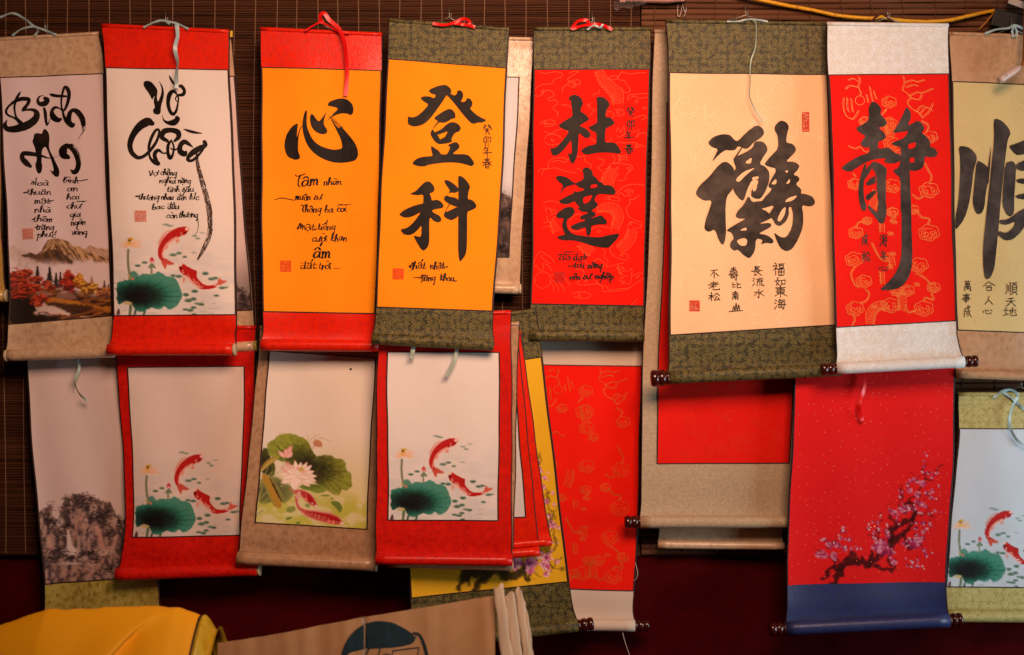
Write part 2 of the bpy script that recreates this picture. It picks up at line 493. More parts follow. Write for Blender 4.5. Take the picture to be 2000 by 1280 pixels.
    def inv(s, P):
        P = np.asarray(P, float); x, y = P[..., 0], P[..., 1]
        u = np.full(x.shape, 0.5); v = np.clip((y - s.L[0, 1]) / (s.L[-1, 1] - s.L[0, 1]), 0, 1)
        for _ in range(12):
            Lx, Ly, Rx, Ry = s.edges(v)
            u = (x - Lx) / (Rx - Lx)
            yc = Ly * (1 - u) + Ry * u
            v = np.clip(v + (y - yc) / s.H, 0, 1)
        return u, v
    def bil(s, S, T):
        uu, vv = s.paperq
        f = lambda q: (q[0] * (1 - S) + q[1] * S) * (1 - T) + (q[3] * (1 - S) + q[2] * S) * T
        return f(uu), f(vv)
    def depth(s, u, v):
        return s.d0 + (s.d1 - s.d0) * v
    def rip(s, u, v):
        k = s.seed
        r = np.sin(2.1 * v * math.pi + k) * (0.5 + 0.5 * np.cos(2.3 * u + k * 1.7)) + 0.45 * np.sin(5.2 * v + 3.1 * u + 2.3 * k) + 0.30 * np.sin(11 * u - 4 * v + k) + 0.16 * np.sin(17 * v + 6 * u + 3 * k)
        r = r * s.amp * sstep(0, 0.15, v) * sstep(1.0, 0.9, v)
        e = (2 * np.abs(u - 0.5)) ** 5
        r = r + s.amp * 1.3 * e * sstep(0.05, 0.4, v) * (1 if (k % 2) else -0.6)
        seam = 14.0 / s.H
        r = r + 0.0022 * sstep(seam * 1.12, seam * 0.95, v)
        r = r - 0.004 * sstep(0.90, 0.965, v) * sstep(1.0, 0.975, v)
        return r
    def P(s, u, v, off=0.0):
        u = np.asarray(u, float); v = np.asarray(v, float)
        p = WA(s.px(u, np.clip(v, 0, 1)), s.depth(u, v))
        p[..., 1] -= s.rip(u, v) + off
        return p
    def map(s, P, off):
        u, v = s.inv(P)
        return s.P(u, v, off)

class Decal:
    """flat print or ink lying on a scroll: strokes and filled outlines in photograph pixels"""
    def __init__(s): s.pieces = [[]]; s.n = 0; s.k = 0
    def mark(s):
        """what follows is a piece of its own (the next word or character)"""
        if s.pieces[-1]: s.pieces.append([])
    def _add(s, P, F):
        P = np.asarray(P, float)
        s.pieces[-1].append((P, np.full(len(P), 0.00004 * (s.k % 12)), F))
        s.n += len(P); s.k += 1
    def stroke(s, pts, w=None, n=6, jag=0.0):
        pts = np.asarray(pts, float)
        if w is not None: pts = np.column_stack([pts[:, :2], np.broadcast_to(np.asarray(w, float), (len(pts),))])
        C = catmull(pts, n)
        P = C[:, :2]; w = np.maximum(C[:, 2], 0.15) * 0.5
        T = np.gradient(P, axis=0); T /= np.linalg.norm(T, axis=1)[:, None] + 1e-9
        N = np.stack([-T[:, 1], T[:, 0]], 1)
        if jag: w = w * (1 + jag * (RNG.random(len(w)) - 0.5))
        A = P + N * w[:, None]; B = P - N * w[:, None]
        m = len(P); V = np.vstack([A, B])
        F = [(i, i + 1, i + 1 + m, i + m) for i in range(m - 1)]
        # round ends
        ext = []
        for idx, sg in ((0, -1), (m - 1, 1)):
            ring = [P[idx] + w[idx] * (math.cos(a) * N[idx] + sg * math.sin(a) * T[idx]) for a in np.linspace(0, math.pi, 6)[1:-1]]
            b0 = len(V) + len(ext)
            ext += ring
            f = [idx] + [b0 + j for j in range(4)] + [idx + m]
            F.append(tuple(f) if sg < 0 else tuple(f[::-1]))
        V = np.vstack([V, ext])
        s._add(V, F)
    def poly(s, pts, smooth=2, grid=14):
        P = chaikin(pts, smooth) if smooth else np.asarray(pts, float)
        lo, hi = P.min(0), P.max(0)
        extra = []
        if max(hi - lo) > grid * 1.5:
            gx = np.arange(lo[0] + grid / 2, hi[0], grid); gy = np.arange(lo[1] + grid / 2, hi[1], grid)
            G = np.array([(x, y) for x in gx for y in gy])
            if len(G): extra = [g for g in G if inside(P, g)]
        vs = [Vector(p) for p in P] + [Vector(p) for p in extra]
        ed = [(i, (i + 1) % len(P)) for i in range(len(P))]
        r = delaunay_2d_cdt(vs, ed, [], 1, 1e-4)
        s._add(np.array([(v.x, v.y) for v in r[0]]), [tuple(f) for f in r[2]])
    def build(s, name, sc, mat, off=0.0014, parent=None, kind=None):
        o = None
        for pc in s.pieces:
            if not pc: continue
            P = np.vstack([q[0] for q in pc]); O = np.concatenate([q[1] for q in pc])
            F = []; n = 0
            for q in pc:
                F += [tuple(i + n for i in f) for f in q[2]]; n += len(q[0])
            V = sc.map(P, 0.0)
            V[:, 1] -= off + O
            o = link(name, mesh_np(name, V - sc.base, F), M[mat], parent or getattr(sc, 'paper', None) or sc.root, smooth=False)
            if kind: o['kind'] = kind
        return o

def inside(P, g):
    x, y = g; c = False; j = len(P) - 1
    for i in range(len(P)):
        if (P[i][1] > y) != (P[j][1] > y) and x < (P[j][0] - P[i][0]) * (y - P[i][1]) / (P[j][1] - P[i][1]) + P[i][0]: c = not c
        j = i
    return c

def pts(txt, z=(0, 0, 1)):
    """'x,y[,w] x,y ...' read off an enlarged view: z = (origin x, origin y, scale)"""
    out = []
    for t in txt.split():
        q = [float(a) for a in t.split(',')]
        r = [z[0] + q[0] / z[2], z[1] + q[1] / z[2]]
        if len(q) > 2: r.append(q[2] / z[2])
        out.append(r)
    return np.array(out)

# ---------------------------------------------------------------- ribbons
def ribbon(sc, path, w, d, mat, twist=0.0, name='ribbon'):
    """path in px (+ optional extra depth)"""
    P = np.array([(p[0], p[1], (p[2] if len(p) > 2 else 0.0)) for p in path], float)
    C = catmull(P, 8)
    X = WA(C[:, :2], d + C[:, 2])
    n = len(X)
    T = np.gradient(X, axis=0); T /= np.linalg.norm(T, axis=1)[:, None] + 1e-9
    V = []
    for i in range(n):
        a = twist * math.sin(i / n * 7.0)
        side = np.cross(T[i], [0, 1, 0]); side /= np.linalg.norm(side) + 1e-9
        sd = side * math.cos(a) + np.array([0, 1, 0]) * math.sin(a)
        h = w / PPM * 0.5
        V += [X[i] - sd * h, X[i] + np.array([0, -0.0004, 0]), X[i] + sd * h]
    F = []
    for i in range(n - 1):
        for k in (0, 1):
            F.append((i * 3 + k, i * 3 + k + 1, i * 3 + k + 4, i * 3 + k + 3))
    return link(name, mesh_np(name, np.array(V) - sc.base, F), M[mat], sc.root)
# ---------------------------------------------------------------- handwriting
_a = [[(.74, .82), (.42, 1), (.08, .55), (.22, .05), (.55, .25), (.76, .95)], [(.76, .95), (.72, .22), (.98, .06)]]
_n = [[(.04, .9), (.1, .02)], [(.1, .35), (.38, .98), (.62, .72), (.62, .1), (.82, .02)]]
_u = [[(.04, .92), (.08, .2), (.35, .02), (.64, .5), (.68, .95)], [(.68, .95), (.68, .18), (.92, .04)]]
_o = [[(.5, .95), (.15, .78), (.1, .25), (.42, .0), (.74, .42), (.5, .95), (.78, .92)]]
_c = [[(.68, .8), (.4, 1), (.08, .5), (.3, .0), (.74, .2)]]
_e = [[(.12, .45), (.62, .62), (.42, 1), (.08, .5), (.32, .0), (.74, .2)]]
LET = {
 'a': (_a, 1.0), 'n': (_n, .86), 'u': (_u, .95), 'o': (_o, .82), 'c': (_c, .76), 'e': (_e, .76),
 'b': ([[(.08, .5), (.34, 1.6), (.22, 1.95), (.08, 1.4), (.1, .15), (.42, .0), (.72, .42), (.5, .85), (.14, .5)]], .8),
 'd': ([[(.7, .8), (.38, .95), (.06, .5), (.28, .0), (.66, .35)], [(.74, 2.0), (.7, .2), (.92, .04)]], .98),
 'g': ([[(.74, .85), (.38, 1), (.08, .55), (.3, .08), (.72, .5)], [(.78, 1.0), (.7, -.4), (.62, -.95), (.52, -.8)]], .92),
 'h': ([[(.02, .35), (.36, 1.55), (.24, 1.98), (.1, 1.5), (.12, .02)], [(.12, .35), (.4, .92), (.62, .7), (.62, .1), (.84, .02)]], .86),
 'i': ([[(.06, .5), (.16, .95), (.16, .2), (.4, .04)]], .42),
 'k': ([[(.04, .4), (.32, 1.6), (.2, 1.95), (.1, 1.4), (.12, .0)], [(.62, .95), (.16, .45), (.68, .0)]], .76),
 'l': ([[(.02, .4), (.36, 1.6), (.22, 1.95), (.1, 1.4), (.16, .1), (.46, .06)]], .48),
 'm': ([[(.04, .9), (.08, .02)], [(.08, .35), (.28, .98), (.42, .7), (.42, .05)], [(.42, .35), (.64, .98), (.8, .7), (.8, .1), (1.0, .02)]], 1.04),
 'p': ([[(.06, .9), (.14, .95), (.1, -.9)], [(.12, .5), (.4, .98), (.74, .6), (.5, .05), (.14, .2)]], .82),
 'r': ([[(.04, .9), (.1, .95), (.12, .02)], [(.12, .45), (.32, .95), (.56, .85)]], .58),
 's': ([[(.0, .1), (.34, 1.15), (.3, .75), (.56, .3), (.32, -.05), (.06, .12)]], .62),
 't': ([[(.26, 1.5), (.2, .2), (.46, .02), (.62, .2)], [(-.05, .95), (.6, 1.0)]], .62),
 'v': ([[(.0, .95), (.18, .8), (.3, .02), (.6, .5), (.66, 1.0)]], .7),
 'N': ([[(.0, .75), (.1, .25), (.22, .35), (.4, 1.5), (.56, 1.3), (.58, .2), (.54, -.45)]], .66),
 'M': ([[(.0, .5), (.08, .1), (.3, 1.6), (.42, 1.2), (.42, .2), (.6, 1.3), (.72, .9), (.7, .0)], [(.7, .5), (.9, .95), (1.02, .3), (1.1, .05)]], 1.1),
 'T': ([[(-.1, 1.75), (.1, 1.55), (.7, 1.75), (1.0, 1.95)], [(.46, 1.65), (.3, .8), (.36, .1), (.6, -.15)]], .72),
 'V': ([[(.0, 1.6), (.18, 1.3), (.34, .02), (.6, .9), (.58, 1.7), (.72, 1.75)]], .74),
 'B': ([[(.2, 1.7), (.1, .1)], [(.0, .8), (.3, 1.75), (.6, 1.5), (.25, .95), (.72, .6), (.4, -.05), (.05, .1)]], .86),
 'H': ([[(-.1, 1.1), (.25, 1.2), (.1, .7), (-.05, .2), (.3, .1), (.36, .75)], [(.05, .72), (.8, .8)], [(.62, 2.0), (.6, .05)]], .84),
 'D': ([[(.3, 1.6), (.3, .1)], [(.1, 1.1), (.3, 1.75), (.72, 1.3), (.62, .2), (.3, -.25), (.1, -.3)]], .84),
 'K': ([[(.06, 1.7), (.1, .0)], [(.6, 1.4), (.12, .75), (.66, .05)]], .74),
}
MARK = {
 '^': [[(-.3, 1.28), (.0, 1.62), (.3, 1.3)]],
 '(': [[(-.28, 1.6), (-.2, 1.3), (.05, 1.22), (.3, 1.45)]],
 "'": [[(.25, 1.5), (.42, 2.0)]],
 '`': [[(-.2, 1.75), (.3, 1.5)]],
 '~': [[(-.35, 1.65), (-.15, 1.9), (.3, 1.75), (.75, 1.9)]],
 '.': [[(-.04, -.38), (.06, -.42)]],
 '+': [[(.3, .95), (.52, 1.12), (.46, 1.38)]],
 'j': [[(-.03, 1.5), (.05, 1.44)]],
}
def word(dc, txt, x0, x1, yb, xh, z, wt=1.0, slant=0.12):
    """txt: letters, each may be followed by marks ^ ( ' ` ~ . + - ; '-' is the bar of d"""
    dc.mark()
    items = []
    for ch in txt:
        if ch in MARK and ch != 'j': items[-1][1].append(ch)
        elif ch == '-': items[-1][1].append('-')
        else: items.append([ch, []])
    tot = sum(LET[c][1] for c, _ in items)
    kx = (x1 - x0) / tot
    lw = xh * 0.19 * wt
    pen = 0.0
    rr = random.Random(txt + str(x0))
    lift = [0.0]
    def put(line, ox, s=1.0, lwf=1.0):
        P = []
        for (x, y) in line:
            xx = x0 + (ox + x) * kx + slant * y * xh; yy = yb - (y + lift[0]) * xh
            P.append((z[0] + xx / z[2] + rr.uniform(-.3, .3), z[1] + yy / z[2] + rr.uniform(-.3, .3)))
        P = np.array(P)
        C = catmull(P, 5) if len(P) > 2 else catmull(np.array([P[0], (P[0] + P[-1]) / 2, P[-1]]), 4)
        T = np.gradient(C, axis=0); ln = np.linalg.norm(T, axis=1) + 1e-9
        vert = np.abs(T[:, 1]) / ln
        w = lw / z[2] * lwf * (0.36 + 1.1 * vert) * (1 + 0.25 * np.sin(np.linspace(0, 5, len(C)) + rr.random() * 6))
        dc.stroke(C, w, n=1)
    for c, mk in items:
        lines, adv = LET[c]
        lift[0] = rr.uniform(-.16, .16)
        for ln in lines: put(ln, pen)
        cx = pen + adv * 0.42
        for m in mk:
            if m == '-': put([(-.12, 1.5), (.85 * adv + .1, 1.55)] if c == 'd' else [(-.7, .75), (.5, .8)], pen)
            else:
                up = 0.35 if (m in "'`~" and ('^' in mk or '(' in mk or '+' in mk)) else 0
                for ln in MARK[m]: put([(cx + a, b + up) for a, b in ln], 0, 1, 1.15)
        if c == 'i' and not any(m in "'`~" for m in mk):
            for ln in MARK['j']: put([(pen + .2 + a, b) for a, b in ln], 0, 1, 1.2)
        pen += adv

CJK = {
 'gui': '20,12 42,12 10,50|15,28 28,36|60,5 95,52|62,22 75,12|72,32 86,22|38,42 62,42|28,58 72,56|50,44 48,62 28,96|50,62 74,98',
 'mao': '40,8 18,25 15,62 30,55|42,20 42,60 25,92|60,14 60,98|60,16 86,12 84,60 72,56',
 'nian': '35,2 15,35|30,20 65,16|35,42 62,38|35,42 35,60|5,66 98,58|52,18 50,100',
 'chun': '25,15 75,12|30,28 70,25|5,45 95,40|50,2 45,40 8,75|55,42 92,72|35,62 35,98|35,62 66,60 66,98|35,78 66,78|35,96 66,96',
 'bu': '15,18 80,8|52,12 15,65|48,35 46,98|62,45 92,75',
 'lao': '25,20 65,16|45,2 44,38|5,42 90,30|78,10 10,80|42,55 44,92 95,90 95,78|70,50 45,65',
 'song': '5,38 45,30|26,5 26,98|26,38 5,75|28,42 44,58|62,18 48,45|70,12 95,40|68,48 50,85 88,80|80,62 96,90',
 'shou': '30,10 72,6|50,0 50,32|25,20 75,17|20,32 80,28 80,40|15,44 88,38|5,58 95,50|25,66 48,64 46,80 26,82 25,66|55,68 95,62|78,55 78,98 66,92|60,76 66,84',
 'bi': '20,10 22,85 45,72|22,42 45,36|60,5 62,85 95,85 95,70|90,25 62,45',
 'nan': '20,15 80,10|50,0 48,28|18,32 15,95|18,34 85,28 84,92 72,86|38,42 44,52|62,40 56,52|32,58 70,55|30,74 72,71|50,55 50,98',
 'shan': '25,95 35,40 42,90 52,5 60,88 72,25 80,90|0,100 100,88',
 'chang': '35,5 35,48|35,8 75,5|35,20 70,18|35,33 72,31|5,52 98,42|35,52 33,92 52,80|75,50 55,65|50,55 96,92',
 'liu': '10,8 22,18|5,32 16,42|5,90 22,62|38,18 92,12|64,0 66,12|62,18 45,40 85,36|78,26 90,42|46,52 38,92|64,50 64,90|80,48 80,85 98,88 98,75',
 'shui': '50,0 50,95 38,86|12,30 40,26 10,75|85,15 55,38|54,38 98,78',
 'fu': '20,2 30,12|5,25 38,20 5,60|25,40 24,98|30,42 42,52|50,12 95,8|56,22 88,19 86,38 57,40 56,22|50,50 50,96 92,94 92,46 50,50|50,72 92,70|70,48 70,95',
 'ru': '30,5 15,60 48,95|45,35 10,98|2,42 55,32|62,35 64,85|62,36 95,32 93,82|64,78 93,76',
 'dong': '15,18 85,12|25,30 25,60 76,56 76,27 25,30|25,45 76,42|50,0 50,98|48,58 5,90|52,58 98,88',
 'hai': '10,10 22,20|4,36 16,44|4,95 22,64|48,2 34,28|44,14 92,8|46,28 40,80 84,76|46,30 86,26 80,96 68,90|32,54 98,50|60,38 66,46|58,60 64,68',
 'wan': '15,12 85,8|35,2 36,18|65,0 63,18|28,26 28,50 72,48 72,24 28,26|28,38 72,36|50,24 50,80|18,60 16,98|18,62 84,56 84,95 74,90|40,80 62,74|60,66 66,76',
 'shi': '15,14 85,8|30,24 30,40 70,37 70,22 30,24|24,50 76,46 76,62|5,60 96,52|24,76 76,70|50,0 50,98 38,90',
 'cheng': '18,26 80,18|20,26 8,95|20,48 46,44 44,74 34,70|55,2 66,60 98,98|85,40 50,90|74,4 84,12',
 'he': '50,0 5,48|50,4 98,44|32,46 68,42|32,60 34,92 66,90 68,58 32,60',
 'ren': '52,4 44,45 8,92|48,40 94,92',
 'xin': '12,45 8,70|32,30 38,80 78,82 82,62|50,30 58,42|80,28 92,42',
 'shun': '12,20 10,70 4,92|24,30 24,72|40,5 40,98|52,14 98,8|74,12 68,24|58,28 58,76 92,72 92,24 58,28|58,44 92,42|58,58 92,56|66,78 50,96|80,76 96,94',
 'tian': '25,16 78,12|10,42 92,36|52,14 48,50 8,94|52,46 96,92',
 'di': '4,34 40,28|22,8 22,76|4,84 42,68|48,40 94,26 90,60|70,4 70,66|56,22 56,86 96,84 98,70',
}
def cjk(dc, name, x, y, w, h, lw=1.6):
    dc.mark()
    for st in CJK[name].split('|'):
        P = np.array([[float(a) for a in q.split(',')] for q in st.split()])
        P = np.column_stack([x + P[:, 0] / 100 * w, y + P[:, 1] / 100 * h])
        P += (RNG.random(P.shape) - 0.5) * 0.5
        if len(P) == 2: P = np.array([P[0], P[0] * .45 + P[1] * .55 + (RNG.random(2) - .5) * .5, P[1]])
        Q = []
        for i in range(len(P) - 1):       # keep corners fairly firm
            for t in (0, .5): Q.append(P[i] * (1 - t) + P[i + 1] * t)
        Q.append(P[-1]); Q = np.array(Q)
        ws = lw * (0.75 + 0.5 * RNG.random(len(Q))); ws[-1] *= 0.8; ws[0] *= 1.2
        dc.stroke(Q, ws, n=3)

def seal(sc, x, y, w, h, mat, tilt=0.0, seed=1, dens=1.0):
    """square seal print with its carved lines left open"""
    rr = random.Random(seed)
    dc = Decal()
    def q(a, b): return (x + a * w - tilt * b * h, y + b * h + tilt * a * w)
    # frame
    for a0, b0, a1, b1 in ((0, 0, 1, 0), (1, 0, 1, 1), (1, 1, 0, 1), (0, 1, 0, 0)):
        dc.stroke([q(a0, b0), q((a0 + a1) / 2, (b0 + b1) / 2), q(a1, b1)], 1.5, n=2)
    rows = max(6, int(9 * dens))
    for i in range(rows):
        b = (i + .5) / rows
        a = 0.03
        while a < 0.95:
            l = rr.uniform(.12, .5); e = min(a + l, .97)
            dc.stroke([q(a, b), q((a + e) / 2, b + rr.uniform(-.03, .03)), q(e, b)], h / rows * rr.uniform(.38, .72), n=2)
            a = e + rr.uniform(.02, .06)
    for i in range(5):
        a = rr.uniform(.1, .9); b0 = rr.uniform(.05, .5)
        dc.stroke([q(a, b0), q(a, b0 + .2), q(a + rr.uniform(-.05, .05), b0 + .4)], w * .07, n=2)
    return dc.build('seal_stamp', sc, mat, 0.002)

def drybrush(dc, path, wid, n=9, gap=0.35, seed=3, lw=0.7):
    rr = random.Random(seed)
    C = catmull(np.asarray(path, float), 14)
    T = np.gradient(C, axis=0); T /= np.linalg.norm(T, axis=1)[:, None] + 1e-9
    N = np.stack([-T[:, 1], T[:, 0]], 1)
    m = len(C)
    for k in range(n):
        o = (k / (n - 1) - .5)
        i = rr.randint(0, 4)
        while i < m - 3:
            L = rr.randint(3, 14); j = min(i + L, m - 1)
            ww = np.interp(np.arange(i, j + 1), np.linspace(0, m - 1, len(wid)), wid)
            if j - i >= 2 and rr.random() > gap * (0.4 + abs(o)):
                P = C[i:j + 1] + N[i:j + 1] * (o * ww)[:, None]
                dc.stroke(P, np.maximum(ww / n * lw * rr.uniform(.8, 1.5), .25), n=1)
            i = j + rr.randint(0, 2)

# ---------------------------------------------------------------- printed clouds and dragons
def spiral(dc, x, y, r, lw, turns=1.4, ph=0.0, sgn=1):
    t = np.linspace(0.15, 1, 14)
    a = ph + sgn * t * turns * 2 * math.pi
    dc.stroke(np.stack([x + r * t * np.cos(a), y + r * t * np.sin(a) * .85], 1), lw, n=2)

def puff(dc, x, y, r, lw, rr, lobes=6, inner=3):
    """rounded cloud: scalloped rim, a second rim inside it and curls"""
    for k in range(inner):
        s = 1 - k * .22
        a = np.linspace(0, 2 * math.pi, 60)
        rad = r * s * (0.84 + .16 * np.abs(np.sin(a * lobes / 2 + rr.random())))
        P = np.stack([x + rad * np.cos(a) * 1.1, y + rad * np.sin(a) * .85], 1)
        dc.stroke(P[: 60 if k == 0 else rr.randint(36, 52)], lw * (1 if k == 0 else .85), n=1)
    spiral(dc, x - r * .3, y + r * .1, r * .36, lw, 1.3, rr.random() * 6)
    spiral(dc, x + r * .34, y - r * .02, r * .34, lw, 1.3, rr.random() * 6, -1)

def twin(dc, path, w, lw):
    C = catmull(np.asarray(path, float), 8)
    T = np.gradient(C, axis=0); T /= np.linalg.norm(T, axis=1)[:, None] + 1e-9
    N = np.stack([-T[:, 1], T[:, 0]], 1)
    wob = 1 + .25 * np.sin(np.linspace(0, len(C) / 3, len(C)))
    for s in (-1, 0, 1): dc.stroke(C + N * (s * w * .5 * wob)[:, None], lw * (.8 if s else .6), n=1)

def dragon_body(dc, path, wid, lw, step=3.2):
    """two flanks, rows of scales between them, spines along one flank"""
    C = catmull(np.asarray(path, float), 12)
    l = np.concatenate([[0], np.cumsum(np.linalg.norm(np.diff(C, axis=0), axis=1))])
    m = max(4, int(l[-1] / step)); li = np.linspace(0, l[-1], m)
    C = np.stack([np.interp(li, l, C[:, 0]), np.interp(li, l, C[:, 1])], 1)
    wid = np.interp(np.linspace(0, 1, m), np.linspace(0, 1, len(wid)), wid)
    T = np.gradient(C, axis=0); T /= np.linalg.norm(T, axis=1)[:, None] + 1e-9
    N = np.stack([-T[:, 1], T[:, 0]], 1)
    A = C + N * (wid / 2)[:, None]; B = C - N * (wid / 2)[:, None]
    dc.stroke(A, lw, n=1); dc.stroke(B, lw, n=1); dc.stroke(C + N * (wid * .36)[:, None], lw * .7, n=1)
    rows = max(3, int(wid.mean() / 3.0))
    for i in range(0, m - 1):
        for r in range(rows):
            o = (r + (.5 if i % 2 else 0)) / rows - .5
            if abs(o) > .46: continue
            c = C[i] + N[i] * o * wid[i] * .9
            q = wid[i] / rows * .48
            dc.stroke([c - N[i] * q, c + T[i] * q * 1.1, c + N[i] * q], lw * .62, n=3)
    for i in range(0, m - 1, 2):
        dc.stroke([A[i], A[i] + N[i] * 2.4 - T[i] * 1.2, A[min(i + 1, m - 1)]], lw * .8, n=2)
# ---------------------------------------------------------------- printed pictures (colour of the print itself)
class Canvas:
    def __init__(s, X, Y, base):
        s.X = X; s.Y = Y; s.C = np.tile(np.asarray(base, float), (len(X), 1))
    def sub(s, lo, hi):
        return np.nonzero((s.X >= lo[0]) & (s.X <= hi[0]) & (s.Y >= lo[1]) & (s.Y <= hi[1]))[0]
    def blend(s, idx, a, col):
        col = np.asarray(col, float)
        a = np.clip(a, 0, 1)[:, None]
        s.C[idx] = s.C[idx] * (1 - a) + (col if col.ndim == 2 else col[None, :]) * a
    def fill(s, P, col, soft=4.0, alpha=1.0, smooth=2, grain=0.0, gscale=0.05, seed=0):
        P = chaikin(P, smooth) if smooth else np.asarray(P, float)
        m = soft * 2 + 2
        i = s.sub(P.min(0) - m, P.max(0) + m)
        if not len(i): return i, None
        x = s.X[i]; y = s.Y[i]
        d = np.full(len(i), 1e9); ins = np.zeros(len(i), bool)
        Q = np.roll(P, -1, 0)
        for (ax, ay), (bx, by) in zip(P, Q):
            ex, ey = bx - ax, by - ay
            t = np.clip(((x - ax) * ex + (y - ay) * ey) / (ex * ex + ey * ey + 1e-9), 0, 1)
            d = np.minimum(d, (x - ax - t * ex) ** 2 + (y - ay - t * ey) ** 2)
            c = ((ay > y) != (by > y))
            with np.errstate(divide='ignore', invalid='ignore'):
                xx = (bx - ax) * (y - ay) / (by - ay) + ax
            ins ^= c & (x < xx)
        sd = np.sqrt(d) * np.where(ins, 1, -1)
        if grain: sd = sd + (fbm(x * gscale, y * gscale, 3, seed) - .5) * grain
        a = sstep(-soft, soft, sd) * alpha
        cc = col(x, y, sd) if callable(col) else col
        s.blend(i, a, cc)
        return i, a
    def stroke(s, P, col, w=None, soft=3.0, alpha=1.0, n=5):
        P = np.asarray(P, float)
        if w is not None: P = np.column_stack([P[:, :2], np.broadcast_to(np.asarray(w, float), (len(P),))])
        C = catmull(P, n) if len(P) > 2 else P
        m = C[:, 2].max() + soft * 2
        i = s.sub(C[:, :2].min(0) - m, C[:, :2].max(0) + m)
        if not len(i): return
        x = s.X[i]; y = s.Y[i]; best = np.full(len(i), -1e9)
        for k in range(len(C) - 1):
            ax, ay, aw = C[k]; bx, by, bw = C[k + 1]; ex, ey = bx - ax, by - ay
            t = np.clip(((x - ax) * ex + (y - ay) * ey) / (ex * ex + ey * ey + 1e-9), 0, 1)
            best = np.maximum(best, (aw + (bw - aw) * t) / 2 - np.hypot(x - ax - t * ex, y - ay - t * ey))
        s.blend(i, sstep(-soft, soft, best) * alpha, col)
    def ell(s, x, y, rx, ry, col, soft=.25, alpha=1.0, rot=0.0):
        m = max(rx, ry) * (1 + soft)
        i = s.sub((x - m, y - m), (x + m, y + m))
        if not len(i): return
        c, sn = math.cos(rot), math.sin(rot)
        dx = s.X[i] - x; dy = s.Y[i] - y
        u = (dx * c + dy * sn) / rx; v = (-dx * sn + dy * c) / ry
        s.blend(i, sstep(1 + soft, 1 - soft, np.hypot(u, v)) * alpha, col)

WHITE = (232, 221, 214)

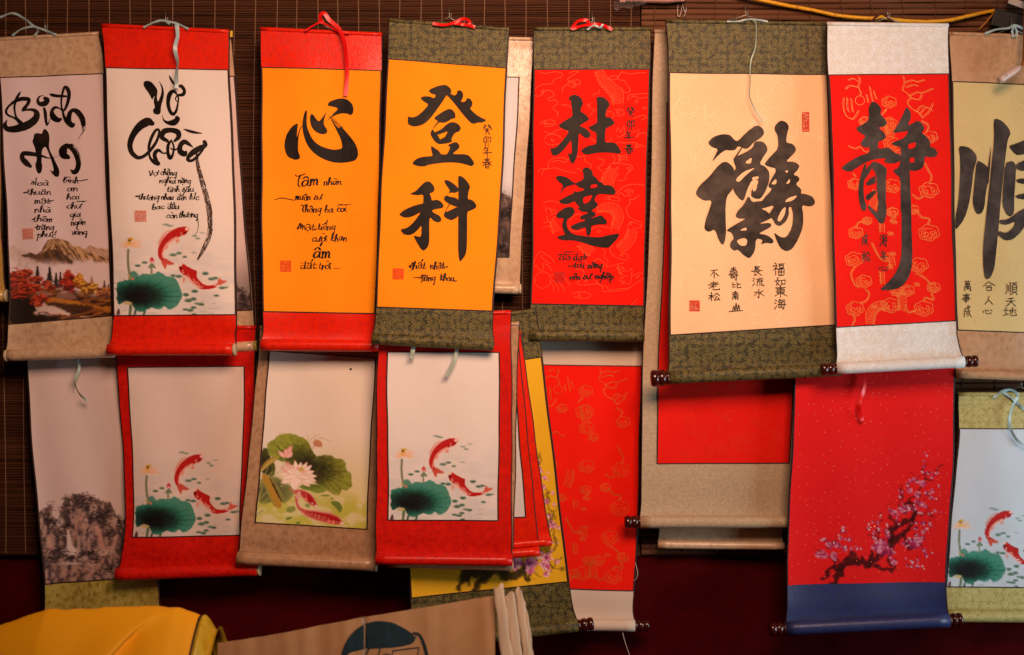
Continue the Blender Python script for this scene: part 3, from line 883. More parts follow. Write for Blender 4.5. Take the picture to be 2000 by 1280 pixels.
def koi_picture(cx, cy, k, base=WHITE):
    """the two carp and the lotus leaf; (cx, cy) lower left corner of the sheet, k its size"""
    def paint(px, py):
        zx = (222 + (px - cx) / k - 220) * 6.4; zy = (616 + (py - cy) / k - 420) * 6.4
        c = Canvas(zx, zy, base)
        i = np.arange(len(zx))
        n = fbm(zx * .004, zy * .012, 3, 4)
        c.blend(i, sstep(60, 700, zy) * .36 * sstep(.25, .75, n), (186, 192, 200))
        def leafcol(x, y, sd):
            r = np.hypot((x - 330) / 330, (y - 1010) / 165)
            t = sstep(.35, 1.3, r + (fbm(x * .02, y * .02, 3, 2) - .5) * .25)[:, None]
            col = np.array([8, 10, 8]) * (1 - t) + np.array([40, 122, 102]) * t
            t2 = sstep(.9, 1.6, r)[:, None] * .5
            return col * (1 - t2) + np.array([100, 158, 138]) * t2
        c.stroke(pts('200,440 195,560 205,680 222,770'), (120, 128, 100), 30, 6)
        c.fill(pts('185,800 230,710 280,698 325,740 335,790 280,830'), (86, 140, 122), 6)
        c.fill(pts('190,740 215,735 235,800 200,812'), (176, 160, 96), 6)
        c.stroke(pts('230,1120 215,1250'), (96, 118, 84), [40, 34], 6)
        c.stroke(pts('290,1190 275,1250'), (60, 92, 78), [30, 26], 6); c.stroke(pts('410,1180 390,1250'), (60, 92, 78), [30, 24], 6)
        c.fill(pts('75,1150 98,1250 30,1250'), (92, 62, 66), 6)
        c.fill(pts('50,850 120,820 200,810 300,780 360,740 430,735 510,745 560,710 620,730 680,770 760,780 820,840 850,920 870,1000 850,1080 780,1160 700,1195 650,1140 580,1185 500,1160 430,1185 400,1215 330,1205 270,1180 240,1100 150,1080 90,1120 50,1105'), leafcol, 6, 1, 1, 26, .03, 5)
        for a in np.linspace(-2.6, .7, 11):
            L = 1.02
            c.stroke([(330 + 330 * .35 * math.cos(a), 1010 + 165 * .35 * math.sin(a)), (330 + 330 * .7 * math.cos(a + .05), 1010 + 165 * .7 * math.sin(a + .05)), (330 + 520 * L * math.cos(a), 1010 + 225 * L * math.sin(a))], (14, 54, 46), [12, 9, 4], 4, .7)
        c.ell(190, 1105, 55, 22, (196, 178, 120), .3); c.ell(255, 800, 22, 16, (206, 120, 92), .4)
        for (x, y, rx, ry, f) in ((320, 635, 38, 17, 1), (405, 597, 38, 17, .9), (755, 500, 48, 20, .8), (828, 478, 40, 18, .8), (900, 525, 32, 16, .8), (660, 120, 45, 14, .45), (715, 135, 45, 14, .5), (1025, 262, 35, 14, .5), (1065, 295, 35, 15, .5), (1015, 472, 40, 12, .3), (1120, 225, 40, 12, .3), (755, 760, 35, 18, 1), (825, 768, 42, 20, 1), (1160, 733, 42, 22, 1), (1235, 800, 44, 20, .9), (1285, 790, 36, 18, .9), (915, 998, 40, 24, 1), (1025, 955, 44, 22, 1), (945, 1070, 50, 24, .95), (1010, 1050, 40, 22, .95), (1060, 1108, 40, 14, .8), (1110, 1118, 40, 20, 1), (1010, 1158, 36, 18, 1), (910, 1182, 42, 16, .9), (970, 1192, 42, 20, 1), (1300, 1010, 36, 15, 1), (1370, 912, 46, 18, .9), (1420, 905, 34, 12, .6), (1020, 1245, 35, 15, 1)):
            c.ell(x, y, rx, ry, (110, 142, 122), .22, f); c.ell(x + 4, y + 4, rx * .75, ry * .6, (58, 86, 74), .5, f * .7)
        for (x, y, w) in ((1270, 1105, 40), (1265, 1168, 60), (1130, 1210, 30), (520, 1225, 30), (140, 1195, 40), (1240, 1228, 40), (1130, 1075, 24)):
            c.stroke([(x - w, y), (x, y + 3), (x + w, y)], (150, 150, 150), 5, 4, .6)
        # open lotus
        for a, L in ((-2.9, 130), (-2.6, 110), (-2.2, 120), (-1.8, 90), (-1.2, 95), (-.8, 150), (-.45, 190), (-.1, 150), (.25, 190), (2.9, 120), (2.6, 90), (.5, 120)):
            e = (215 + L * math.cos(a), 385 + L * .75 * math.sin(a))
            c.stroke([(215, 385), ((215 + e[0]) / 2 + 6, (385 + e[1]) / 2 - 8), e], (240, 196, 160), [18, 26, 4], 5, .8)
            c.stroke([(215, 385), ((215 + e[0]) / 2 + 10, (385 + e[1]) / 2 - 14), e], (206, 140, 96), [3, 4, 2], 2, .6)
        c.ell(228, 300, 42, 14, (214, 160, 30), .3); c.ell(215, 322, 20, 14, (70, 52, 22), .4); c.ell(210, 352, 26, 22, (222, 172, 70), .5)
        # bud
        c.stroke(pts('490,650 490,735'), (128, 142, 108), 26, 5)
        c.fill(pts('440,675 470,620 495,600 525,625 550,678 500,655'), (108, 130, 104), 5)
        c.fill(pts('468,590 470,555 492,522 520,555 528,592 500,602'), (196, 44, 62), 6); c.ell(500, 585, 22, 12, (232, 170, 170), .4)
        # carp
        RED = (188, 26, 22)
        def fishcol(x, y, sd):
            t = fbm(x * .05, y * .05, 3, 8)[:, None]
            return np.array([206, 30, 24]) * (1 - t) + np.array([164, 16, 16]) * t
        c.fill(pts('600,570 655,535 720,580 782,612 720,632 680,615 662,690 632,640'), (204, 70, 54), 6, .9)
        for q in ('640,560 760,608', '630,570 700,610', '625,575 662,680'): c.stroke(pts(q), (150, 24, 22), [5, 3], 2, .6)
        c.fill(pts('975,165 920,145 830,152 740,190 660,255 610,325 575,400 565,470 575,530 605,575 650,560 632,500 645,430 690,375 760,325 830,280 900,245 940,212'), fishcol, 4)
        c.fill(pts('640,440 690,385 760,330 820,290 810,262 730,300 660,370 628,430 620,500 640,540'), (238, 186, 170), 9, .9)
        for t in np.linspace(0, 1, 22):
            b = np.array([820, 268]) * (1 - t) ** 2 + 2 * t * (1 - t) * np.array([630, 340]) + t * t * np.array([600, 550])
            for o in (0, 16, 32):
                q = b + np.array([o * .5 * (1 - t) + o * .9 * t, o * .8 * (1 - t)])
                c.stroke([(q[0] - 6, q[1] - 4), (q[0] + 3, q[1] + 2), (q[0] + 2, q[1] + 10)], (244, 214, 202) if o else (216, 110, 96), 4.5, 2, .8)
        c.stroke(pts('620,400 680,330 760,280 830,250'), (176, 20, 20), [12, 14, 12, 6], 4, .8)
        c.fill(pts('900,190 940,205 925,240 880,262 862,240 870,210'), (196, 32, 26), 4); c.ell(905, 222, 18, 10, (60, 10, 12), .5)
        c.stroke(pts('862,215 850,240 860,268'), (242, 206, 192), 7, 3)
        c.fill(pts('925,150 972,162 960,190 915,195 900,180'), (238, 206, 192), 5)
        c.fill(pts('745,190 690,205 630,280 600,340 560,390 575,330 620,250 690,185'), (220, 96, 70), 10, .55)
        c.fill(pts('780,320 830,290 838,330 800,360'), (224, 120, 96), 8, .7); c.fill(pts('660,400 700,375 690,420 650,440'), (224, 120, 96), 8, .7)
        c.fill(pts('1305,845 1345,770 1350,815 1445,825 1385,860 1330,888'), (204, 72, 54), 6, .85)
        c.fill(pts('825,640 875,600 925,640 1000,678 1062,712 1045,765 1090,830 1150,880 1255,880 1312,855 1322,888 1270,920 1150,938 1085,925 1000,860 915,780 855,725 830,690'), fishcol, 4)
        c.fill(pts('880,745 940,770 1020,850 1100,905 1080,922 1000,862 925,792'), (240, 190, 174), 7, .9)
        for t in np.linspace(0, 1, 18):
            b = np.array([905, 752]) * (1 - t) + np.array([1110, 915]) * t
            for o in (0, 14): c.stroke([(b[0] - 6 + o, b[1] + 6 - o), (b[0] + 4 + o, b[1] + 2 - o), (b[0] + 6 + o, b[1] - 6 - o)], (246, 216, 204), 4, 2, .8)
        for t in np.linspace(0, 1, 6): c.ell(1270 + 40 * t, 880 + 6 * math.sin(t * 9), 7, 5, (244, 214, 202), .4, .9)
        c.fill(pts('822,622 850,595 882,604 862,640 828,650'), (236, 204, 190), 5); c.ell(850, 665, 16, 20, (70, 10, 14), .5)
        c.stroke(pts('872,690 885,715 868,735'), (242, 206, 192), 7, 3)
        c.fill(pts('870,770 915,790 900,830 875,860'), (224, 120, 96), 8, .65)
        c.fill(pts('1000,680 1060,700 1040,720'), (160, 16, 18), 4)
        return c.C
    return paint

def autumn_picture(px, py):
    zx = (px - 0) * 6.735; zy = (py - 450) * 6.735
    c = Canvas(zx, zy, (222, 202, 204))
    i = np.arange(len(zx))
    def hill(top, bot, col1, col2, alpha, seed, streak=.03, fade=.5):
        """ink hill: ridge strokes that run down the slopes, fading into mist below"""
        peak = top[np.argmin(top[:, 1])]
        sl = np.where(zx > peak[0], -.75, .75)
        n = fbm((zx + (zy - peak[1]) * sl) * streak * 1.5, zy * streak * .35, 4, seed); n2 = fbm(zx * .02, zy * .02, 3, seed + 7)
        yt = np.interp(zx, top[:, 0], top[:, 1]) + (fbm(zx * .025, zx * 0, 3, seed + 3) - .5) * 34
        yb = np.interp(zx, bot[:, 0], bot[:, 1]) + (n2 - .5) * 60
        t = np.clip((zy - yt) / (yb - yt + 1e-6), 0, 1)
        a = sstep(-5, 9, zy - yt) * sstep(1.0, fade, t) * alpha * sstep(0, 40, zx - top[0, 0]) * sstep(0, 40, top[-1, 0] - zx)
        tt = sstep(.34, .66, n * .75 + n2 * .25)[:, None]
        c.blend(i, a, np.array(col1) * (1 - tt) + np.array(col2) * tt)
    hill(pts('60,210 200,205 300,260 420,330 540,400'), pts('60,420 540,480'), (196, 168, 152), (170, 140, 124), .45, 1)
    hill(pts('1040,270 1150,230 1210,195 1300,240 1400,250 1580,240'), pts('1040,390 1580,480'), (198, 158, 128), (150, 108, 78), .75, 2)
    hill(pts('470,330 560,260 590,190 640,120 720,105 820,115 900,150 960,200 1060,220 1130,280 1300,330 1520,400'), pts('470,430 700,490 900,480 1200,430 1520,450'), (206, 164, 118), (92, 62, 38), .95, 3, .03, .45)
    hill(pts('270,315 420,300 520,330 640,250 760,260 860,330 980,410'), pts('270,340 500,440 720,500 980,450'), (96, 62, 36), (44, 28, 18), .8, 4, .03, .4)
    def fir(x, y, w, h, col, a=1.0):
        r = random.Random(int(x))
        c.stroke([(x, y), (x, y + h)], col, [5, 8], 4, a)
        for k in range(11):
            t = (k + .4) / 11; ww = w * (.10 + .9 * t) * r.uniform(.75, 1.1)
            c.stroke([(x - ww, y + h * t + ww * .28), (x, y + h * t - 4), (x + ww * r.uniform(.8, 1.1), y + h * t + ww * .28)], col, [4, h / 9, 4], 5, a)
    fir(260, 350, 46, 130, (196, 168, 160), .5); fir(350, 420, 40, 90, (196, 168, 160), .45)
    fir(500, 480, 70, 230, (50, 38, 36)); fir(660, 488, 78, 260, (40, 32, 32)); fir(745, 565, 56, 200, (46, 36, 34)); fir(800, 555, 50, 200, (58, 40, 36))
    fir(1215, 612, 50, 120, (150, 92, 78), .7); fir(1385, 665, 38, 120, (84, 52, 42), .9); fir(1440, 712, 34, 90, (84, 52, 42), .9)
    g = fbm(zx * .010 + zy * .004, zy * .03, 4, 9)
    yt = np.interp(zx, [60, 400, 700, 1000, 1250, 1600], [740, 760, 740, 800, 850, 840])
    tt = sstep(.3, .7, g)[:, None]
    c.blend(i, sstep(-50, 70, zy - yt) * .96, np.array([48, 26, 16]) * (1 - tt) + np.array([126, 70, 26]) * tt)
    def crown(cx, cy, rx, ry, col1, col2, dark, seed, al=.95):
        """a tree crown: noise-broken ellipse, lit tufts on dark"""
        dx = (zx - cx) / rx; dy = (zy - cy) / ry
        rad = np.hypot(dx, dy) + (fbm(zx * .022, zy * .03, 4, seed) - .5) * .95
        tuft = fbm(zx * .024, zy * .055, 3, seed + 2) - dy * .16
        cc = np.array(dark) + sstep(.36, .56, tuft)[:, None] * (np.array(col1) - np.array(dark)) + sstep(.52, .68, tuft)[:, None] * (np.array(col2) - np.array(col1))
        c.blend(i, sstep(1.02, .80, rad) * al, cc)
    crown(905, 690, 110, 165, (150, 26, 16), (178, 46, 22), (70, 16, 14), 21)
    crown(1040, 680, 85, 110, (200, 120, 30), (220, 152, 50), (120, 60, 20), 22)
    crown(1180, 770, 170, 95, (196, 136, 40), (226, 178, 76), (110, 64, 24), 23)
    crown(1390, 820, 130, 80, (170, 92, 40), (200, 130, 66), (90, 48, 26), 24, .85)
    crown(230, 690, 180, 170, (160, 40, 22), (192, 72, 40), (84, 34, 24), 25)
    crown(340, 560, 120, 55, (180, 56, 28), (200, 84, 46), (120, 40, 26), 26)
    crown(460, 640, 120, 50, (172, 50, 26), (198, 82, 46), (110, 38, 26), 27); crown(400, 770, 190, 80, (176, 48, 24), (200, 78, 42), (86, 30, 22), 28)
    crown(620, 700, 70, 50, (184, 62, 34), (204, 92, 56), (110, 40, 28), 29); crown(670, 760, 80, 40, (170, 52, 34), (196, 84, 56), (100, 36, 28), 30)
    c.fill(pts('740,870 800,800 850,790 920,800 1000,870 1020,910 760,900'), (142, 102, 96), 14, .85, 1, 24, .03, 1); c.fill(pts('800,830 850,795 900,815 860,830'), (196, 160, 150), 8, .7)
    c.fill(pts('440,840 560,800 620,805 720,850 560,880'), (164, 124, 112), 14, .7, 1, 24, .03, 2)
    c.fill(pts('560,880 800,895 1100,955 1320,1005 1520,1010 1520,930 1250,925 1250,915 1520,915 1520,1090 1200,1010 900,965 640,945'), (196, 124, 38), 16, .8, 1, 30, .02, 3)
    c.fill(pts('470,960 560,930 620,960 660,1010 760,990 860,1060 960,1090 900,1130 760,1100 640,1120 540,1115 450,1110'), (214, 190, 182), 12, .92, 1, 40, .03, 3)
    c.fill(pts('640,965 800,965 1040,985 1260,1005 1180,1065 960,1090 860,1060 740,995'), (58, 34, 20), 20, .85, 1, 50, .03, 6)
    for q, col in (('820,1160 980,1120 1180,1080', (176, 108, 40)), ('860,1170 1060,1120 1280,1070', (82, 44, 24)), ('1060,1135 1200,1148 1300,1150', (206, 182, 166)), ('520,1085 580,1078 640,1080', (110, 78, 70)), ('640,1100 700,1112 760,1110', (140, 80, 66)), ('1200,1130 1350,1080 1500,1020', (180, 110, 40))):
        c.stroke(pts(q), col, 13, 7, .85)
    c.fill(pts('60,880 260,860 420,950 480,1040 440,1110 700,1130 820,1170 700,1210 60,1250'), (30, 18, 14), 30, .96, 1, 80, .03, 7)
    crown(540, 900, 130, 60, (178, 52, 26), (204, 86, 46), (96, 34, 22), 31); crown(500, 960, 90, 46, (170, 48, 26), (196, 78, 44), (84, 30, 20), 32, .9); crown(270, 850, 130, 60, (156, 38, 22), (184, 62, 34), (60, 24, 18), 33)
    return c.C

def cliff_picture(ox, oy, s, dark=0.0, base=(220, 200, 196)):
    """rocks, pines and a waterfall in brown ink"""
    def paint(px, py):
        zx = (px - ox) * s; zy = (py - oy) * s
        c = Canvas(zx, zy, base)
        i = np.arange(len(zx))
        warp = fbm(zx * .008, zy * .008, 3, 21) * 60
        n = fbm((zx + warp) * .022, (zy + warp) * .008, 5, 22)
        n2 = fbm(zx * .03 + zy * .02, zy * .03 - zx * .015, 4, 23)
        yt = np.interp(zx, [60, 130, 180, 220, 250, 290, 350, 420, 480, 560, 690, 760, 880, 910, 960, 1000, 1100], [360, 310, 290, 420, 470, 400, 190, 180, 160, 140, 180, 230, 250, 330, 430, 470, 430]) + (fbm(zx * .06, zx * 0 + 3, 3, 24) - .5) * 60
        a = sstep(-12, 16, zy - yt)
        tt = sstep(.32, .66, n * .6 + n2 * .4)[:, None]
        col = np.array([64, 50, 52]) * (1 - tt) + np.array([176, 142, 132]) * tt
        c.blend(i, a * .95, col)
        def mist(x, y, rx, ry, al): c.ell(x, y, rx, ry, base, .9, al)
        mist(270, 480, 60, 60, .8); mist(225, 380, 30, 70, .6); mist(420, 840, 90, 40, .9); mist(800, 850, 70, 30, .6); mist(930, 480, 30, 60, .5); mist(380, 980, 60, 18, .8); mist(560, 930, 70, 14, .7); mist(490, 985, 50, 14, .7)
        c.stroke(pts('385,590 395,660 405,760 420,830'), (224, 206, 200), [22, 40, 60, 110], 10, 1.0)
        for q, w in (('560,410 520,480 490,560 470,700', 40), ('700,550 750,620 770,720 790,790', 60), ('560,545 600,540', 50)):
            P = pts(q); c.stroke(P, (200, 150, 134), w, 16, .7)
        for q in ('520,470 480,620 470,780', '570,560 540,700 530,800', '620,570 610,700 600,820', '690,560 700,680 720,780', '770,600 800,700 830,820'):
            c.stroke(pts(q), (78, 52, 52), 9, 6, .6)
        def pine(cx, cy, sx, sy, n, seed, col=(42, 32, 34)):
            r = random.Random(seed)
            for _ in range(n):
                x = r.gauss(cx, sx); y = r.gauss(cy, sy); w = r.uniform(10, 26)
                c.stroke([(x - w, y + r.uniform(-2, 6)), (x, y - r.uniform(2, 9)), (x + w, y + r.uniform(-2, 6))], col, [3, r.uniform(9, 17), 3], 5, .6)
        pine(520, 220, 80, 36, 90, 1, (58, 42, 44)); pine(560, 290, 60, 24, 40, 2); pine(770, 400, 70, 46, 100, 3); pine(690, 460, 60, 20, 40, 4)
        pine(190, 480, 55, 34, 60, 5); pine(250, 840, 70, 26, 60, 6); pine(180, 900, 40, 40, 40, 7); pine(400, 920, 70, 18, 45, 8); pine(620, 860, 70, 18, 50, 9); pine(700, 930, 60, 30, 40, 10)
        pine(880, 620, 34, 44, 40, 11); pine(990, 500, 20, 40, 26, 12); pine(390, 530, 40, 20, 26, 13); pine(320, 340, 22, 34, 24, 14, (92, 70, 70)); pine(190, 310, 22, 34, 20, 15, (120, 92, 90)); pine(860, 1060, 70, 36, 60, 16); pine(330, 620, 24, 40, 26, 17)
        for q, w in (('640,1120 720,1030 790,950', 40), ('560,1080 640,1010', 30), ('470,1160 500,1100 470,1060', 36), ('300,1120 340,1060', 40), ('930,720 960,650', 34), ('200,800 160,700 200,640', 46)):
            c.stroke(pts(q), (206, 160, 142), w, 14, .6)
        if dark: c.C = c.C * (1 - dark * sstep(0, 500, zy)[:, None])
        return c.C
    return paint

def lotus_picture(px, py):
    zx = (px - 490) * 6.096; zy = (py - 830) * 6.096
    c = Canvas(zx, zy, (232, 222, 210))
    i = np.arange(len(zx))
    n = fbm(zx * .007, zy * .009, 4, 31)
    c.blend(i, sstep(100, 1000, zy + (zx - 600) * .1) * .55, (212, 206, 120))
    c.blend(i, sstep(700, 1000, zy) * sstep(.35, .65, n) * .8, (186, 190, 66))
    def green(light, darkc, cx, cy, rx, ry):
        def f(x, y, sd):
            t = fbm(x * .03, y * .03, 4, 33); ang = np.arctan2(y - cy, x - cx)
            rib = .5 + .5 * np.sin(ang * 34 + t * 7)
            r = np.hypot((x - cx) / rx, (y - cy) / ry)
            m = np.clip(sstep(.2, 1.1, r) * .75 + rib * .16 + (t - .5) * .5, 0, 1)[:, None]
            return np.array(darkc) * (1 - m) + np.array(light) * m
        return f
    G1, DK = (158, 170, 62), (52, 56, 22)
    c.fill(pts('130,280 200,270 230,380 300,480 280,620 200,600 120,560'), green((110, 124, 50), (40, 36, 22), 120, 480, 200, 260), 8)
    c.fill(pts('90,640 300,600 430,700 560,760 430,940 300,900 90,960'), green((140, 152, 74), (70, 74, 40), 250, 780, 300, 200), 20, .85)
    c.fill(pts('190,230 240,190 280,180 330,120 450,95 560,135 640,150 700,230 740,330 800,380 700,560 500,480 330,420 240,380 210,320'), green(G1, DK, 620, 470, 330, 300), 7, 1, 2, 20, .04, 3)
    c.stroke(pts('270,205 330,270 400,340'), (44, 52, 20), [6, 10, 10], 4, .8)
    c.fill(pts('740,390 800,370 870,350 970,360 1000,400 1080,400 1135,450 1135,545 1195,570 1195,650 1208,720 1160,780 1090,770 1060,830 1000,838 930,790 850,730 760,680 700,600 690,480'), green((152, 164, 60), (48, 48, 22), 760, 540, 360, 260), 7, 1, 2, 20, .04, 6)
    c.stroke(pts('900,640 1000,590 1130,550'), (50, 60, 22), [8, 7, 4], 4, .7)
    c.fill(pts('560,440 700,380 760,480 760,640 640,640'), (44, 34, 24), 34, .75)
    c.fill(pts('570,730 700,690 830,720 930,760 900,790 790,820 700,780 620,770'), green((140, 160, 60), (90, 110, 40), 720, 700, 220, 90), 6)
    for q, al in (('940,920 1010,900 1070,930 1095,1000 1060,1055 1020,990', 1), ('430,980 520,960 545,1010 480,1050 420,1030', .7), ('410,1110 470,1090 510,1100 440,1135', 1), ('530,1165 570,1145 600,1165 560,1185', 1), ('830,835 940,830 930,850 850,850', 1), ('945,870 990,870 985,885 955,885', 1), ('640,945 700,930 710,980 660,985', .7)):
        c.fill(pts(q), (108, 134, 54), 8, al)
    # stems, curled leaves on the left
    for q in ('70,780 260,560', '80,920 200,790', '90,700 200,640', '100,880 150,720', '260,620 330,560', '100,960 230,860', '150,640 210,500', '360,730 440,700'):
        c.stroke(pts(q), (178, 178, 100), [12, 9], 4, .85)
    c.fill(pts('130,500 180,430 260,380 330,370 300,430 200,500 120,570'), (170, 140, 56), 7); c.stroke(pts('140,540 220,450 320,385'), (196, 190, 110), [10, 14, 6], 5)
    c.fill(pts('130,570 200,600 250,650 300,760 350,860 375,930 370,990 320,990 260,940 200,800 150,690'), (180, 140, 50), 7)
    c.fill(pts('150,640 210,760 260,900 320,980 240,900 190,790'), (134, 150, 80), 10, .8)
    c.fill(pts('210,590 260,620 330,720 390,830 420,930 380,920 330,820 270,690'), (134, 132, 70), 8)
    c.fill(pts('225,625 290,720 350,850 385,920 360,900 300,790 250,690'), (52, 36, 20), 7, .9, 1, 16, .05, 2)
    c.stroke(pts('75,1080 120,1030 165,1005'), (110, 116, 60), [8, 8, 3], 4)
    # seed pod and grasses
    c.stroke(pts('720,300 750,260 790,230'), (176, 128, 84), [8, 8, 12], 4)
    c.fill(pts('740,190 780,170 830,190 862,240 840,272 770,262 735,230'), (206, 152, 116), 6); 
    for k in range(9): c.ell(770 + (k % 3) * 28, 205 + (k // 3) * 20, 8, 6, (150, 98, 70), .5)
    for q in ('690,200 760,140 815,115', '700,190 740,150 755,110', '660,105 680,150 675,180', '760,160 860,160 945,195', '330,130 350,85', '300,150 335,115', '350,120 385,90'):
        c.stroke(pts(q), (160, 136, 90), [5, 4, 3][:len(pts(q))] if len(pts(q)) > 2 else [5, 3], 3, .8)
    # flowers
    def petal(x, y, a, L, w, col, edge):
        tip = (x + L * math.cos(a), y + L * math.sin(a)); m1 = (x + L * .55 * math.cos(a) - w * math.sin(a), y + L * .55 * math.sin(a) + w * math.cos(a)); m2 = (x + L * .55 * math.cos(a) + w * math.sin(a), y + L * .55 * math.sin(a) - w * math.cos(a))
        c.fill([(x, y), m1, ((m1[0] + tip[0]) / 2 + 2, (m1[1] + tip[1]) / 2), tip, ((m2[0] + tip[0]) / 2, (m2[1] + tip[1]) / 2), m2], edge, 5, 1)
        c.fill([(x, y), ((m1[0] * .8 + m2[0] * .2), (m1[1] * .8 + m2[1] * .2)), (x + L * .94 * math.cos(a), y + L * .94 * math.sin(a)), ((m2[0] * .8 + m1[0] * .2), (m2[1] * .8 + m1[1] * .2))], col, 8, .9)
    P1, P2 = (252, 240, 226), (234, 202, 184)
    for a, L, w in ((-2.2, 190, 44), (-1.75, 210, 40), (-1.35, 190, 40), (-1.0, 220, 36), (-.7, 230, 40), (-.35, 220, 44), (-2.6, 230, 46), (-2.95, 240, 40), (-.05, 240, 44), (.2, 240, 40)):
        petal(560, 620, a, L, w, P1, P2)
    for a, L, w in ((2.7, 230, 50), (2.95, 200, 44), (.75, 210, 46), (.5, 230, 44), (.25, 170, 40), (1.9, 180, 60), (1.35, 120, 40), (2.3, 130, 40)):
        petal(560, 600, a, L, w, P1, P2)
    c.fill(pts('500,600 470,690 490,750 525,778 560,740 570,660 545,600'), (250, 228, 216), 6)
    c.ell(600, 530, 34, 26, (206, 180, 80), .4)
    for x, y in ((430, 480), (380, 520), (480, 505), (420, 545), (560, 520), (630, 560), (440, 455)): c.ell(x, y, 26, 18, (236, 160, 160), .7, .7)
    for x, y in ((560, 620), (600, 600), (640, 610), (585, 640), (620, 640)): c.stroke([(x - 26, y - 8), (x, y + 6), (x + 30, y - 6)], (216, 160, 146), 4, 3, .7)
    petal(420, 400, -1.2, 175, 40, (242, 186, 180), (222, 150, 146)); petal(420, 400, -2.4, 130, 30, (246, 206, 196), (222, 160, 150)); petal(420, 400, -.75, 110, 34, (246, 204, 196), (224, 156, 150)); petal(425, 400, -1.7, 120, 34, (244, 190, 184), (226, 156, 150))
    c.stroke(pts('400,430 380,500'), (206, 200, 160), [16, 14], 5)
    # carp
    def fish(poly, seed):
        def f(x, y, sd):
            t = fbm(x * .04, y * .04, 3, seed)[:, None]
            col = np.array([200, 34, 30]) * (1 - t) + np.array([150, 14, 20]) * t
            e = sstep(26, 4, sd)[:, None] * .6
            return col * (1 - e) + np.array([236, 190, 176]) * e
        c.fill(poly, f, 5)
    fish(pts('450,740 520,790 560,760 640,780 720,820 770,890 798,960 780,985 720,960 650,900 590,840 520,820'), 41)
    fish(pts('520,860 560,790 590,790 600,850 570,880 560,930 590,980 660,1010 760,1020 850,1035 950,1050 1050,1090 1110,1165 1100,1192 1010,1190 900,1170 780,1140 680,1100 600,1040 545,980'), 42)
    c.fill(pts('535,870 555,790 595,785 605,850 575,900'), (228, 184, 164), 8, .9)
    c.ell(1085, 1172, 30, 20, (240, 212, 200), .5); c.ell(935, 1150, 26, 22, (232, 120, 110), .4); c.ell(985, 1158, 20, 22, (236, 140, 128), .4); c.ell(1025, 1160, 10, 9, (250, 230, 220), .4); c.ell(1027, 1161, 5, 5, (60, 10, 10), .5)
    c.ell(655, 885, 20, 18, (232, 130, 120), .4); c.ell(735, 935, 8, 8, (250, 230, 220), .4); c.ell(775, 965, 20, 14, (238, 200, 188), .5)
    for r_ in range(4):
        for k in range(26):
            t = k / 25
            x = 600 + 320 * t; y = 1010 + 95 * t + r_ * (16 + 6 * t) + 10 * math.sin(t * 3)
            c.stroke([(x - 6, y - 5), (x + 3, y), (x - 4, y + 7)], (238, 180, 166), 3.6, 2, .8)
    for k in range(16):
        t = k / 15; c.stroke([(545 + 40 * t, 880 + 120 * t), (560 + 45 * t, 885 + 116 * t)], (236, 170, 156), [4, 4], 2, .7)
    for k in range(12):
        c.stroke([(610 + k % 4 * 16, 800 + k // 4 * 20 + k % 4 * 9), (618 + k % 4 * 16, 806 + k // 4 * 20 + k % 4 * 9)], (240, 180, 168), [5, 5], 2, .8)
    c.fill(pts('700,1010 780,1000 860,1030 940,1030 1000,1055 850,1045'), (232, 170, 160), 8, .6)
    return c.C

